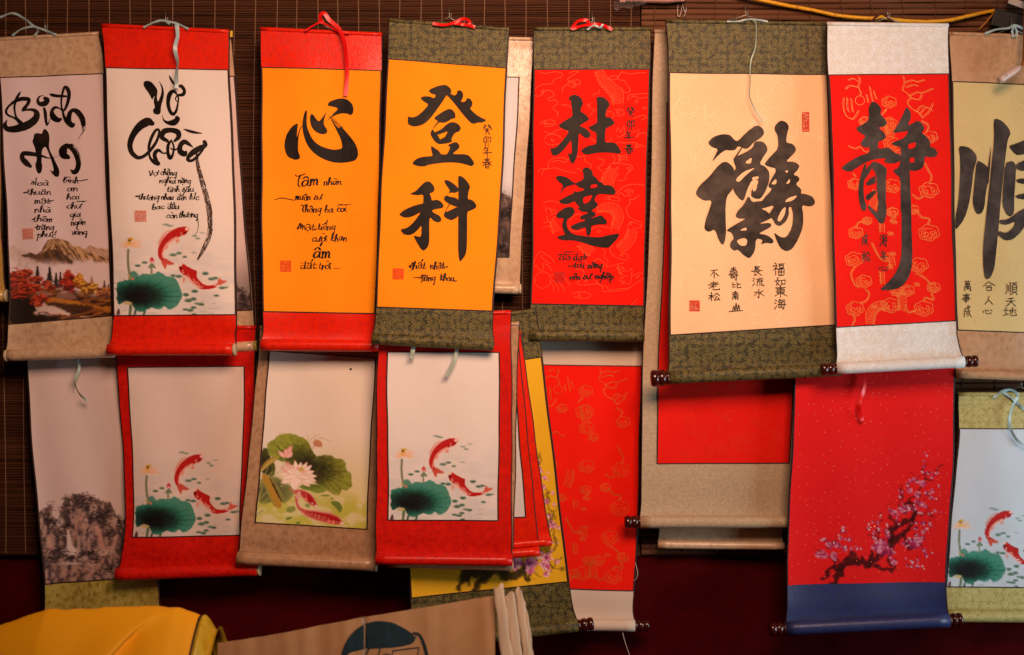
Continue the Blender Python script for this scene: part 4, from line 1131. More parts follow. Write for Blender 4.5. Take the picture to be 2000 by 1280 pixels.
def plum_picture(kind):
    def paint(px, py):
        r = random.Random(11 if kind == 'red' else 12)
        if kind == 'red':
            zx = (px - 1580) * 4.571; zy = (py - 880) * 4.571
            c = Canvas(zx, zy, (218, 26, 28))
            bark = (48, 8, 10); cols = [(172, 48, 92), (190, 84, 122), (134, 26, 64), (210, 130, 156)]
            br = ['215,1190 260,1120 330,1000 420,990 540,1020 640,940 720,860 800,780 850,740 930,620 930,540', '130,1130 200,1060 300,1060', '330,960 380,930 470,970', '540,1020 560,900', '600,1040 680,1060 770,1080 740,1000 700,930', '740,820 740,720 830,660 950,590', '850,760 890,850 920,880', '900,460 940,400 1000,330 1040,260 1090,240 1180,110', '940,560 900,470 860,480', '640,560 640,620 600,800 610,860', '820,340 830,400 800,520', '1020,150 1030,220 1050,250', '220,1040 240,980 140,940', '730,590 790,640 790,720', '530,740 590,760', '1000,600 1060,560 1110,600']
            ws = [[80, 76, 90, 80, 76, 60, 80, 90, 60, 54, 40], [40, 50, 60], [40, 44, 30], [50, 40], [40, 44, 36, 24, 16], [70, 60, 44, 36], [30, 34, 20], [30, 26, 18, 16, 12, 10], [36, 30, 16], [8, 8, 10, 12], [6, 8, 8], [6, 8, 14], [30, 24, 14], [20, 14, 8], [12, 10], [10, 8, 6]]
            fl = [(120, 925, 34), (150, 945, 26), (225, 940, 30), (190, 850, 34), (230, 830, 24), (260, 850, 26), (285, 785, 18), (305, 720, 20), (308, 690, 14), (145, 800, 18), (365, 800, 20), (320, 885, 22), (380, 880, 16), (430, 880, 14), (660, 880, 60), (620, 840, 34), (700, 900, 36), (660, 820, 30), (745, 920, 20), (765, 1000, 28), (580, 780, 18), (585, 740, 16), (535, 700, 18), (540, 660, 12), (575, 640, 12), (620, 650, 16), (625, 700, 16), (640, 600, 10), (690, 715, 16), (712, 770, 20), (700, 660, 10), (710, 730, 14), (765, 560, 28), (740, 545, 20), (855, 530, 38), (890, 510, 24), (820, 525, 22), (790, 620, 16), (815, 415, 16), (830, 375, 14), (900, 360, 24), (885, 315, 16), (912, 275, 18), (935, 255, 14), (1010, 295, 28), (970, 395, 28), (995, 480, 28), (960, 460, 18), (1045, 380, 20), (1095, 360, 18), (1085, 420, 18), (1125, 430, 12), (1025, 95, 12), (1045, 45, 10), (1020, 145, 14), (1050, 200, 18), (1090, 240, 16), (1125, 205, 14), (940, 840, 46), (985, 830, 26), (915, 810, 24), (960, 800, 22), (1020, 650, 22), (1050, 700, 16), (1020, 730, 20), (1015, 785, 20), (960, 700, 16), (955, 650, 14), (960, 760, 16), (1085, 670, 14), (850, 830, 18), (880, 860, 14), (1030, 890, 18), (1050, 945, 16), (930, 1000, 16), (970, 1040, 18), (885, 1030, 14), (1015, 1035, 12), (970, 980, 12), (1000, 560, 18), (1070, 560, 14), (1120, 540, 14), (945, 520, 18), (1040, 500, 16)]
            sp = (120, 14, 18)
        else:
            zx = (px - 780) * 3.556; zy = (py - 920) * 3.556
            c = Canvas(zx, zy, (230, 180, 32))
            bark = (36, 28, 14); cols = [(220, 120, 176), (236, 160, 200), (196, 80, 150), (244, 196, 214)]
            br = ['400,825 430,790 480,700 540,690 640,690 740,700 790,720 860,680 850,610', '520,820 560,760 600,720', '860,700 900,750 910,690', '860,690 920,640 1000,600 1060,560 1075,480 1065,430', '990,20 1000,100 1040,160 1030,230 1060,290 1050,360 1040,420', '1000,640 1060,660 1130,600', '930,700 1000,750', '1060,660 1140,675', '960,560 1000,600', '1040,160 1060,150', '1070,270 1085,240', '1040,400 1100,400', '990,10 975,-40 960,-120']
            ws = [[30, 50, 90, 110, 100, 110, 90, 60, 30], [60, 60, 50], [44, 40, 24], [26, 18, 12, 9, 7, 4], [5, 6, 7, 6, 6, 6, 5], [6, 6, 3], [6, 3], [6, 3], [8, 6], [4, 2], [4, 2], [5, 3], [5, 4, 3]]
            fl = [(815, 635, 46), (800, 670, 26), (915, 640, 48), (1018, 665, 32), (1015, 605, 34), (1020, 720, 22), (1070, 375, 24), (1045, 380, 18), (1020, 210, 22), (1000, 110, 18), (1010, 45, 18), (1040, 310, 18), (1098, 630, 18), (1045, 575, 14), (965, 600, 16), (985, 570, 14), (1065, 500, 10), (1060, 610, 12), (1040, 690, 12), (985, 0, 14), (1030, 10, 10), (1055, 350, 14), (965, -60, 14), (975, -20, 12)]
            sp = (170, 110, 20)
        X0, Y0 = c.X, c.Y
        c.X = X0 + (fbm(X0 * .022, Y0 * .022, 3, 81) - .5) * 74; c.Y = Y0 + (fbm(X0 * .022, Y0 * .022, 3, 85) - .5) * 74
        for q, w in zip(br, ws):
            P = pts(q); P = np.column_stack([P, np.array(w) * .78])
            n = len(P); 
            if n == 2: P = np.array([P[0], (P[0] + P[1]) / 2, P[1]])
            c.stroke(P, bark, None, 13, .85)
        c.X, c.Y = X0, Y0
        i = np.arange(len(zx))
        dk = np.abs(c.C - np.array(bark)).sum(1) < 50
        n = fbm(zx * .05, zy * .05, 4, 51)
        c.blend(i, np.where(dk, sstep(.55, .75, n) * .45, 0), (96, 50, 36) if kind == 'red' else (98, 92, 60))
        fl = fl + [(x + r.gauss(0, 26), y + r.gauss(0, 26), q * r.uniform(.45, .8)) for (x, y, q) in fl for _ in range(1)]
        if kind == 'red': fl = [(x, y, q * 1.2) for x, y, q in fl]
        for x, y, q in fl:
            k0 = r.random() * 6
            for k in range(5):
                a = k0 + k * 1.2566
                c.ell(x + q * .52 * math.cos(a), y + q * .52 * math.sin(a), q * .48, q * .42, r.choice(cols), .35, .92)
            c.ell(x, y, q * .26, q * .26, (180, 40, 80), .6, .8)
            for k in range(3): c.ell(x + r.uniform(-.3, .3) * q, y + r.uniform(-.3, .3) * q, 3, 3, (250, 226, 200), .5, .8)
        for _ in range(26):
            x, y, q = r.choice(fl)
            c.stroke([(x, y), (x + r.uniform(-30, 30), y - 30), (x + r.uniform(-40, 40), y - r.uniform(50, 80))], bark, [5, 4, 3], 3, .6)
        return c.C
    return paint

def yellow_plain(px, py):
    return plum_picture('yellow')(px, py)
# ---------------------------------------------------------------- the setting: wall, cloth, counter, blinds
t = NT('dark_wall'); n = t.noise(t.coords(), 14, 4)
t.color(t.mix(n, (0.028, 0.012, 0.007), (0.05, 0.024, 0.013))); t.rough(0.85, 0.1)
V, F = box_vf(-1.9, 1.9, 0.03, 0.09, 0.0, 2.9)
tag(link('wall', mesh_np('wall', V, F), t.m, smooth=False), kind='structure')

# maroon cloth: hangs below the blinds and runs out over the counter
t = NT('maroon_cloth'); n = t.noise(t.coords(), 40, 4); fn = t.noise(t.coords(), 900, 2)
t.color(t.mix(n, (0.036, 0.0005, 0.0012), (0.068, 0.001, 0.0025))); t.rough(0.8, 0.04); t.bump(fn, 0.2, 0.0005)
nu, nv = 150, 90
U, Vv = np.meshgrid(np.linspace(-1.75, 1.75, nu), np.linspace(0, 1, nv))
U = U.ravel(); S = Vv.ravel() * 1.55
ztop = ZC + (640 - 1040) / PPM; zc = 0.60; hang = ztop - zc
z = np.where(S < hang, ztop - S, zc); y = np.where(S < hang, 0.022 - 0.0, -(S - hang))
fold = (fbm(U * 3.2 - S * 3.6, S * 0.9 + U * .4, 3, 61) - .5) * 0.07 + 2.4 * np.sin((U * 1.1 + S * 1.2) * 13 + 3 * fbm(U * 2, S * 2, 2, 62)) * 0.007
fold *= sstep(0.0, 0.12, S)
y = y - np.where(S < hang, np.abs(fold) * .7, 0) - 0.004; z = z + np.where(S >= hang, np.abs(fold) * .12, 0)
tag(link('maroon_cloth', mesh_np('maroon_cloth', np.stack([U, y, z], 1), grid_faces(nu, nv)[:, ::-1]), t.m),
    'dark maroon cloth hanging in slanting folds below the bamboo blinds', 'cloth')
M['counter_wood'] = plain_mat('counter_wood', (0.10, 0.05, 0.025), 0.6)
V, F = box_vf(-1.7, 1.7, -1.1, -0.02, 0.555, 0.594)
tag(link('counter', mesh_np('counter', V, F), M['counter_wood'], smooth=False), kind='structure')

# fine bamboo blind
def slat_mat(name, c1, c2):
    t = NT(name); v = t.coords()
    a = t.n('ShaderNodeAttribute', attribute_name='tone').outputs['Fac']
    n = t.noise(v, 60, 4, .6, 0.08, 1, 1.0)
    oi = t.n('ShaderNodeObjectInfo').outputs['Random']
    f = t.math('ADD', t.math('MULTIPLY', n, .55), t.math('MULTIPLY', a, .45))
    t.color(t.mix(f, c1, c2)); t.rough(.6, .15)
    return t
ts = slat_mat('fine_bamboo', (0.010, 0.003, 0.0015), (0.135, 0.050, 0.022))
M['fine_bamboo'] = ts.m
def fine_blind():
    root = empty('bamboo_blind', W(600, 1085, 0.0), 'fine slatted brown bamboo blind with pale stitching, behind the red, orange and white scrolls', 'bamboo blind')
    base = np.array(W(600, 1085, 0.0))
    xs = np.linspace(-110, 1250, 40)
    V = []; F = []; tone = []
    y = -60.0; k = 0
    while y < 1085:
        h = 3.2 * (0.85 + .3 * RNG.random()); ph = RNG.random() * 6; tn = RNG.random()
        wob = .35 * np.sin(xs * .012 + ph) + .25 * np.sin(xs * .041 + ph * 2) + 1.6 * np.sin(xs * .0032)
        dd = .0004 * RNG.random()
        b = len(V)
        for x, wv in zip(xs, wob):
            for yy, dp in ((0.05, -.001), (.3, .0009), (.62, .0009), (.88, -.001)):
                V.append(W(x, y + wv + h * yy, dp + dd)); tone.append(tn)
        for i in range(len(xs) - 1):
            for j in range(3):
                F.append((b + i * 4 + j, b + i * 4 + j + 1, b + i * 4 + j + 5, b + i * 4 + j + 4))
        y += h; k += 1
    me = mesh_np('slats', np.array(V) - base, np.array(F))
    at = me.attributes.new('tone', 'FLOAT', 'POINT'); at.data.foreach_set('value', np.array(tone, np.float32))
    o = link('slats', me, M['fine_bamboo'], root, smooth=False); o['kind'] = 'stuff'
    M['stitch'] = plain_mat('stitch_thread', (0.30, 0.17, 0.10), .8)
    x = 8.0
    while x < 1245:
        P = []
        yy = -60.0; ph = RNG.random() * 3
        dx = 0
        while yy < 1084:
            s = 1 if int(yy / 3.2) % 2 else -1
            P.append(W(x + s * .7 + 3.5 * math.sin(yy * .006 + ph), yy, .0022 + .0006 * s)); yy += 3.2
        Vt, Ft = tube_mesh(np.array(P) - base, 0.0010, 4)
        link('thread', mesh_np('thread', Vt, Ft), M['stitch'], root)
        x += 40.5 + RNG.uniform(-1.5, 1.5)
    # end stick at the bottom edge
    Vt, Ft = tube_mesh(np.array([W(-110, 1083, .002), W(600, 1084, .002), W(1250, 1083, .002)]) - base, 0.004, 8)
    link('bottom_stick', mesh_np('bottom_stick', Vt, Ft), M['fine_bamboo'], root)
fine_blind()

# broad bamboo blind
tw = slat_mat('broad_bamboo', (0.045, 0.016, 0.007), (0.18, 0.075, 0.034)); M['broad_bamboo'] = tw.m
def broad_blind():
    root = empty('bamboo_blind', W(1640, 1085, 0.0), 'broad slatted brown bamboo blind crossed by the yellow cable', 'bamboo blind')
    base = np.array(W(1640, 1085, 0.0))
    metas = []
    for q in range(5):
        xs = np.linspace(1253, 2110, 24); V = []; F = []
        wob = .7 * np.sin(xs * .008 + q * 2) + .4 * np.sin(xs * .03 + q)
        for x, wv in zip(xs, wob):
            c = W(x, 640 + wv, 0)
            for z_, dp in ((5.3, -.0006), (4.2, .0016), (0, .0022), (-4.2, .0016), (-5.3, -.0006)):
                V.append((c[0], -dp, (640 - (640 + wv)) / PPM + z_ / PPM))
        for i in range(len(xs) - 1):
            for j in range(4): F.append((i * 5 + j, i * 5 + j + 1, i * 5 + j + 6, i * 5 + j + 5))
        me = mesh_np('slat', np.array(V) - np.array([base[0], 0, 0]), np.array(F))
        at = me.attributes.new('tone', 'FLOAT', 'POINT'); at.data.foreach_set('value', np.full(len(V), [.2, .9, .5, .7, .35][q], np.float32))
        me.materials.append(M['broad_bamboo'])
        me.polygons.foreach_set('use_smooth', np.ones(len(me.polygons), bool))
        metas.append(me)
    y = -58.0; k = 0
    while y < 1083:
        o = bpy.data.objects.new('slat', metas[(k * 7 + k // 3) % 5]); COL.objects.link(o); o.parent = root
        o.location = (0, 0, ZC + (640 - y) / PPM - base[2]); o.rotation_euler = (0, R(RNG.uniform(-.05, .05)), 0)
        y += 11.6; k += 1
    x = 1274.0
    M['cord_dark'] = plain_mat('brown_cord', (0.12, 0.05, 0.025), .8)
    while x < 2100:
        P = []
        yy = -58.0; ph = RNG.random() * 3
        while yy < 1084:
            s = 1 if int(yy / 11.6) % 2 else -1
            P.append(W(x + s * 1.1 + 5 * math.sin(yy * .011 + ph), yy, .0036)); yy += 5.8
        Vt, Ft = tube_mesh(np.array(P) - base, 0.0011, 4)
        link('thread', mesh_np('thread', Vt, Ft), M['cord_dark'], root)
        x += 61
broad_blind()
# ---------------------------------------------------------------- upper row
TAN = 'tan_satin'
# gold scroll at the far left
g0 = Scroll('hanging_scroll', 'plain gold satin scroll beside the lilac scroll with the autumn mountain', [(-238, 150), (-228, 578)], [(-3, 140), (3, 350), (11, 578)], None, .05, .06, 'gold_satin', None, 12, caps=(1, 1), seed=3, hook=True)

# Binh An
z = (0, 150, 6.4)
s1 = Scroll('hanging_scroll', 'lilac scroll lettered Bình An above an autumn mountain landscape', [(-18, 78), (0, 155), (10, 350), (19, 560), (19, 636), (14, 695)], [(193, 66), (203, 145), (213, 400), (221, 620), (222, 688)],
            [(0, 153), (203, 144), (221, 617), (18, 634)], .05, .085, TAN, 'white_paper', 11, seed=1, pitch=1.6, paint=autumn_picture, amp=.006, caps=(1, 0))
dc = Decal()
for q in ('262,192,10 240,230,32 205,300,34 190,380,28 195,450,24 215,520,30 260,580,60',
          '260,575,50 190,520,26 120,490,26 88,450,30 105,395,26 170,330,34 260,285,50 345,280,50 365,300,44 345,350,40 300,410,44 285,435,16',
          '290,428,20 340,415,26 410,415,40 455,450,66 445,520,84 380,585,96 290,630,100 180,660,84 100,655,66 75,610,50 90,565,20 105,545,5',
          '545,230,4 490,250,20 470,300,36 500,340,56 560,330,70 590,290,56 560,270,50',
          '548,395,30 560,450,40 568,540,36 580,600,26', '580,600,26 600,580,16 620,520,5',
          '770,420,8 730,390,20 680,385,36 645,430,46 660,500,80 720,540,60 755,530,36',
          '620,215,14 650,228,38 720,240,36 830,245,24',
          '770,400,22 765,300,24 785,190,30 815,130,36 850,160,50 865,230,46 845,330,40 810,410,28 790,430,22',
          '775,400,24 800,500,36 840,560,60 900,610,60 925,600,40',
          '900,600,50 860,560,70 870,470,60 910,420,44 970,440,66 1030,520,70 1050,600,60',
          '380,1120,40 330,1080,70 280,1020,60 290,965,56 350,960,56 430,970,50 520,990,30 600,1015,14 680,1005,4 740,980,2',
          '860,1010,50 800,980,100 790,920,110 830,870,70 880,880,60 930,940,50 970,1010,60 990,1090,66 970,1170,66 930,1195,60 885,1165,8'):
    dc.stroke(pts(q, z))
dc.poly(pts('420,720 460,700 520,715 530,670 555,645 600,690 615,760 605,860 620,930 660,1000 700,1080 740,1160 745,1210 730,1255 690,1250 650,1210 618,1160 665,1190 670,1150 640,1050 600,940 565,870 530,890 515,950 520,1000 515,1060 528,1110 520,1190 490,1215 460,1195 435,1100 460,1040 445,960 435,890 400,810 420,760', z))
drybrush(dc, pts('1050,600 1055,650 1035,710 990,790', z), [9, 8, 5, 2], 7, .5, 4)
drybrush(dc, pts('870,860 920,890 965,960 990,1040', z), [9, 9, 9, 9], 7, .3, 5)
dc.build('lettering', s1, 'ink')
dc = Decal(); z = (20, 340, 9.145)
for w_, a, b, y, in (('Hoa`', 380, 700, 200), ('thua^.n', 300, 740, 370), ('mo^.t', 440, 720, 530), ('nha`', 440, 740, 690), ('the^m', 420, 770, 850), ('tra(ng', 470, 790, 995), ('phuc\'', 490, 820, 1130),
                     ('Bi`nh', 950, 1240, 160), ('an', 1020, 1230, 305), ('hai', 1010, 1260, 460), ('chu+~', 1010, 1290, 620), ('gia', 1070, 1280, 770), ('nga`n', 1090, 1360, 910), ('va`ng', 1100, 1390, 1080)):
    word(dc, w_, a, b, y, 58, z, 1.35)
for q in ('235,338,16 275,332,24 325,325,10', '690,495,18 740,482,18 785,472,8', '400,815,18 440,812,14', '455,958,20 500,950,14', '1180,118,12 1280,125,14 1360,110,16 1410,100,8', '1240,500,14 1260,490,12 1320,500,14 1375,485,8'):
    dc.mark(); dc.stroke(pts(q, z))
dc.build('verse', s1, 'ink', .0016)
seal(s1, 45, 448, 20, 19, 'seal_pale', -.04, 1)
for p in ([(0, 34), (25, 26), (48, 37), (66, 52)], [(24, 70), (42, 57), (67, 52), (74, 60), (68, 70)], [(67, 52), (90, 60), (110, 69)]): ribbon(s1, p, 4.5, .06, 'blue_ribbon', .6)

# landscape behind Vo Chong
s2b = Scroll('hanging_scroll', 'narrow strip of a dark ink landscape scroll showing behind the white Vợ Chồng scroll', [(240, 85), (258, 690)], [(452, 72), (470, 300), (493, 600), (498, 676)],
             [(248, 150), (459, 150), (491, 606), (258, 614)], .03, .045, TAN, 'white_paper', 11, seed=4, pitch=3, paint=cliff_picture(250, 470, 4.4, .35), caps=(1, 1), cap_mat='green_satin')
V, F = box_vf(*[v for v in (W(450, 0, .045)[0] - s2b.base[0], W(454.5, 0, .045)[0] - s2b.base[0])], -.048 - s2b.base[1], -.044 - s2b.base[1], W(0, 73, .045)[2] - s2b.base[2], W(0, 61, .045)[2] - s2b.base[2])
M['tag_yellow'] = plain_mat('yellow_tag', (0.8, 0.5, 0.04), .5)
link('price_tag', mesh_np('price_tag', V, F), M['tag_yellow'], s2b.root, smooth=False)

# Vo Chong
z = (240, 140, 6.4)
s2 = Scroll('hanging_scroll', 'white scroll with red bands lettered Vợ Chồng above two red carp', [(199, 50), (205, 132), (213, 400), (221, 600), (220, 630), (213, 683)], [(447, 62), (449, 137), (456, 400), (462, 615), (460, 645), (457, 683)],
            [(205, 133), (449, 138), (462, 615), (219, 617)], .075, .112, 'red_satin', 'white_paper', 11.5, caps=(0, 1), seed=2, pitch=1.6, paint=koi_picture(222, 616, 1.0), amp=.005)
dc = Decal()
dc.poly(pts('255,130 300,110 360,130 410,190 438,235 425,330 440,390 480,290 490,230 475,170 445,110 500,180 520,260 510,340 480,430 475,530 430,543 385,525 375,480 395,460 402,440 385,380 395,310 420,300 436,390 418,450 425,470 446,400 425,330 400,300 375,340 368,360 330,280 285,220 260,180', z))
for q in ('690,300,16 640,250,40 590,290,60 570,390,50 590,490,44 630,535,44 670,500,34 695,400,22 700,330,20 680,310,18 665,350,14 690,385,10',
          '700,300,30 760,290,46 775,240,40 740,190,44 700,185,30 640,150,30 600,90,26 585,50,6',
          '500,540,3 510,600,16 560,640,40 640,640,80 690,600,60 680,580,50',
          '370,650,60 310,630,110 220,680,100 140,780,80 95,900,70 110,1000,60 160,1060,54 210,1080,46 280,1050,40 350,980,40 420,880,36 455,780,32 450,730,30 410,740,36 360,830,40 330,930,36 330,1010,26 345,1080,30 390,1130,50 440,1150,60',
          '430,1140,50 400,1060,50 410,1010,50 450,985,40 500,1020,20 540,1020,20',
          '560,870,40 490,820,60 520,750,70 610,735,60 690,760,70 700,820,60 650,870,30',
          '610,860,20 570,920,40 565,1010,40 590,1080,50 625,1040,30 640,950,24 620,880,20', '600,960,14 640,980,20 700,960,20',
          '880,950,6 830,910,40 770,880,60 720,930,60 720,1000,70 770,1030,70 790,1010,40',
          '1020,880,50 1030,920,50 960,960,70 880,1010,70 820,1070,50 820,1110,40 870,1110,36 930,1060,34 990,990,26 1020,930,30', '920,1000,20 925,1050,26 930,1090,30'):
    dc.stroke(pts(q, z))
dc.poly(pts('745,718 800,720 900,745 1020,778 900,780 830,765', z))
dc.build('lettering', s2, 'ink')
dc = Decal()
drybrush(dc, [(384, 308), (388, 330), (397, 362), (404, 388), (409, 412), (411, 438), (408, 462), (398, 486), (386, 508)], [5, 7, 9, 9, 10, 10, 9, 8, 3], 15, .22, 6, 1.15)
dc.build('brush_tail', s2, 'dry_ink', .0016)
dc = Decal(); z = (240, 320, 10.667)
for w_, a, b, y in (('Vo+.', 530, 740, 250), ('cho^`ng', 780, 1130, 240), ('nghi~a', 760, 1110, 405), ('na(.ng', 1150, 1420, 405), ('ti`nh', 920, 1190, 585), ('sa^u', 1240, 1490, 585), ('thu+o+ng', 330, 760, 752), ('nhau', 800, 1060, 752), ("d-e^'n", 1130, 1330, 755), ("lu'c", 1390, 1590, 750), ('ba.c', 610, 870, 950), ('d-a^`u', 930, 1180, 940), ('co`n', 900, 1150, 1130), ('thu+o+ng', 1170, 1570, 1120)):
    word(dc, w_, a, b, y, 66, z, 1.25)
dc.stroke(pts('270,685,14 310,680,34 355,690,10', z)); dc.stroke([(386, 424), (388, 440), (386, 451), (382, 458)], [1.6, 1.2, 1, .7])
dc.build('verse', s2, 'ink', .0018)
seal(s2, 265, 412.5, 21, 20, 'seal_pale', 0, 2)
for p in ([(280, 54), (300, 44), (318, 40), (332, 47)], [(318, 40), (345, 46), (368, 57)]): ribbon(s2, p, 4, .085, 'blue_ribbon', .5)
ribbon(s2, [(345, 47, 0), (347, 70, .004), (342, 95, .006), (347, 122, .005), (345, 140, .006), (345, 172, .008)], 7.5, .098, 'blue_ribbon', .8)

# Tam
z = (540, 180, 8)
s3 = Scroll('hanging_scroll', 'orange scroll with red bands and one large 心 character', [(509, 57), (511, 300), (514, 609), (512, 674)], [(746, 68), (744, 300), (734, 613), (738, 676)],
            [(509, 132), (746, 139), (734, 613), (514, 609)], .07, .13, 'red_satin', 'orange_paper', 11.5, seed=5, amp=.004)
dc = Decal()
for q in ('320,497 340,500 333,560 325,640 322,720 345,640 375,570 405,525 412,530 380,590 355,660 345,760 340,880 345,935 375,1015 360,1050 300,1065 250,1045 195,1025 160,980 140,920 125,850 135,760 160,670 210,590 260,530',
          '470,290 483,292 478,380 475,470 485,560 515,640 560,730 620,800 700,850 800,885 900,905 980,895 1020,880 1028,860 1020,790 995,710 940,600 890,500 845,425 880,450 930,520 980,570 1010,540 1060,590 1120,660 1180,730 1240,820 1270,900 1280,970 1265,1030 1230,1070 1190,1085 1100,1100 1000,1110 880,1100 760,1060 660,1010 560,930 490,840 450,750 420,640 408,540 415,450 430,370 450,310',
          '555,348 580,360 620,420 662,465 700,430 750,360 790,295 765,370 745,440 740,490 755,540 790,580 798,625 780,650 735,663 680,655 610,620 555,555 530,470 528,400 535,360',
          '795,212 825,155 900,125 980,102 1070,103 1140,140 1190,200 1208,270 1195,340 1160,365 1110,340 1040,332 970,345 900,375 840,415 760,475 830,410 900,330 965,265 930,240 860,228'):
    dc.poly(pts(q, z), 1)
for q in ('800,350,3 920,470,4 1030,560,4', '830,390,3 920,480,4 1000,570,6', '860,400,3 960,500,4 1050,590,5', '880,400,2 960,470,4 1040,560,4', '845,395,2 930,490,5 1015,580,6'):
    dc.stroke(pts(q, z))
dc.build('lettering', s3, 'ink')
dc = Decal(); z = (520, 320, 5.82)
word(dc, 'Ta^m', 330, 600, 252, 70, z, 1.0); word(dc, 'nha`n', 655, 860, 240, 42, z, 1.2)
for w_, a, b, y in (('muo^n', 335, 510, 412), ('su+.', 545, 640, 410), ('Tho^ng', 400, 630, 553), ('ba', 665, 765, 550), ('co~i', 800, 910, 550), ('Mo^.t', 355, 560, 755), ("tie^'ng", 585, 790, 750), ('cu+o+`i', 520, 695, 880), ('khan', 735, 920, 880), ("d-a^'t", 385, 570, 1195), ('tro+`i', 595, 740, 1195)):
    word(dc, w_, a, b, y, 44, z, 1.15)
word(dc, "a^'m", 530, 735, 1070, 74, z, 1.0)
for q in ('95,415,7 170,392,10 250,402,9 320,415,8 345,395,6', '815,480,12 830,462,8 900,468,8 970,458,5', '540,742,8 580,742,9', '775,1190,9 785,1190,9', '800,1190,9 810,1190,9', '826,1190,9 836,1190,9'):
    dc.mark(); dc.stroke(pts(q, z))
dc.build('verse', s3, 'ink', .0016)
seal(s3, 548.5, 510, 19.5, 20, 'seal_orange', 0, 3)
ribbon(s3, [(596, 60), (612, 50), (626, 44), (640, 50), (662, 62), (684, 64)], 4, .085, 'red_ribbon', .5)
ribbon(s3, [(629, 46, 0), (625, 32, .01), (633, 26, .012), (644, 40, .01), (663, 58, .012), (673, 85, .014), (676, 115, .014), (678, 140, .014), (675, 188, .012)], 8, .078, 'red_ribbon', .35)

# Dang Khoa
s4 = Scroll('hanging_scroll', 'orange scroll with olive brocade bands and two characters 登科', [(760, 40), (745, 350), (733, 600), (729, 662)], [(994, 58), (980, 350), (964, 608), (962, 674)],
            [(757, 116), (991, 134), (962, 608), (733, 600)], .10, .165, 'olive_brocade', 'orange_paper', 11, seed=6, amp=.003)
dc = Decal(); hl = Decal(); z = (780, 150, 6.4)
for q in ('365,180 400,150 490,115 580,100 640,145 652,185 640,215 690,240 720,215 725,175 770,172 800,215 795,270 768,305 795,325 840,300 838,275 880,272 915,320 912,370 880,400 950,470 1030,520 1095,545 1040,580 985,575 930,595 890,580 800,480 700,350 600,235 585,240 550,300 480,400 400,510 330,580 260,615 180,628 120,605 103,570 110,520 100,500 170,513 230,490 300,430 370,350 300,310 262,270 300,248 380,248 435,275 460,230 400,215',
          '435,515 470,490 540,440 620,402 665,415 700,460 702,522 655,528 610,560 560,580 500,572 470,600 430,650 418,650 455,595 487,560 450,540',
          '415,655 440,690 480,730 510,780 520,845 500,847 450,820 400,750 388,700',
          '440,697 520,665 600,590 660,567 720,580 765,625 768,660 745,690 700,700 670,740 650,790 665,815 600,835 500,847 470,820 520,780 570,755 590,720 607,683 560,700 478,732',
          '395,865 430,885 490,925 520,970 560,975 600,970 640,880 600,860 660,830 715,815 755,860 745,900 700,935 665,965 720,970 820,970 870,985 930,1060 935,1100 905,1122 860,1108 760,1080 660,1072 560,1075 440,1090 360,1105 310,1125 230,1120 155,1088 210,1030 290,1003 380,998 420,990 400,920'):
    dc.poly(pts(q, z), 1)
z = (770, 330, 6.4); dc.mark()
for q in ('190,315 270,280 330,215 385,165 430,155 475,185 505,235 500,280 470,300 440,305 465,360 468,400 530,385 580,405 620,455 605,490 560,497 490,510 470,525 500,555 560,580 595,630 580,660 540,672 490,650 445,600 437,690 440,800 438,920 420,980 370,1028 330,1000 270,900 240,832 290,845 338,852 343,700 300,760 235,815 170,832 125,815 90,770 110,755 180,725 240,670 300,590 335,540 260,580 200,605 120,610 70,580 65,560 130,510 220,470 300,445 362,435 365,380 362,320 300,330 240,325',
          '625,150 650,138 700,155 760,200 803,245 803,280 760,302 715,295 690,300 650,335 700,280 670,230 640,190',
          '650,330 700,350 760,358 806,385 806,480 760,470 700,445 650,415 620,385 628,350',
          '765,485 806,470 806,590 750,630 710,643 650,620 615,585 640,520 690,435 700,445 660,500 640,548',
          '798,90 830,88 880,120 930,180 950,230 930,280 918,380 960,385 1000,410 1030,460 1020,490 960,520 912,535 912,700 910,900 905,1020 885,1090 845,1140 820,1165 805,1100 798,980 800,800 800,590 802,480 802,300'):
    dc.poly(pts(q, z), 1)
drybrush(dc, pts('140,800 110,780 85,768', z), [9, 9, 6], 5, .3, 8)
dc.build('lettering', s4, 'ink')
dc = Decal()
for nme, y in (('gui', 243), ('mao', 265.5), ('nian', 286), ('chun', 308.5)): cjk(dc, nme, 942, y, 19.5, 21, 1.7)
z = (760, 500, 11.11)
word(dc, "Nha^'t", 440, 800, 285, 84, z, 1.15); word(dc, 'nha^.t', 895, 1200, 285, 84, z, 1.15); word(dc, 'D-a(ng', 680, 1010, 540, 84, z, 1.15); word(dc, 'Khoa', 1110, 1420, 545, 84, z, 1.2)
for q in ('430,225,10 460,240,50 470,265,16', '895,190,16 905,230,34 908,265,14', '1150,240,14 1220,240,16 1262,238,34', '525,475,12 600,470,16 680,465,14', '1400,520,14 1430,550,20 1460,540,26'):
    dc.mark(); dc.stroke(pts(q, z))
dc.build('verse', s4, 'ink', .0016)
seal(s4, 768, 525, 20, 19.5, 'seal_orange', .03, 4)
for p in ([(845, 46), (868, 49), (888, 44), (905, 37), (917, 42), (916, 50)], [(888, 46), (905, 48), (928, 53)]): ribbon(s4, p, 6, .112, 'red_ribbon', .5)

# grey landscape behind it
s4b = Scroll('hanging_scroll', 'tan framed grey ink landscape scroll between the orange and the red character scrolls', [(805, 72), (782, 560)], [(1042, 77), (1030, 300), (1014, 565)],
             [(832, 150), (1014, 152), (994, 503), (805, 500)], .035, .045, TAN, 'white_paper', 10, seed=7, pitch=3, paint=cliff_picture(880, 350, 6.5, .45, (214, 212, 214)), caps=(0, 1))

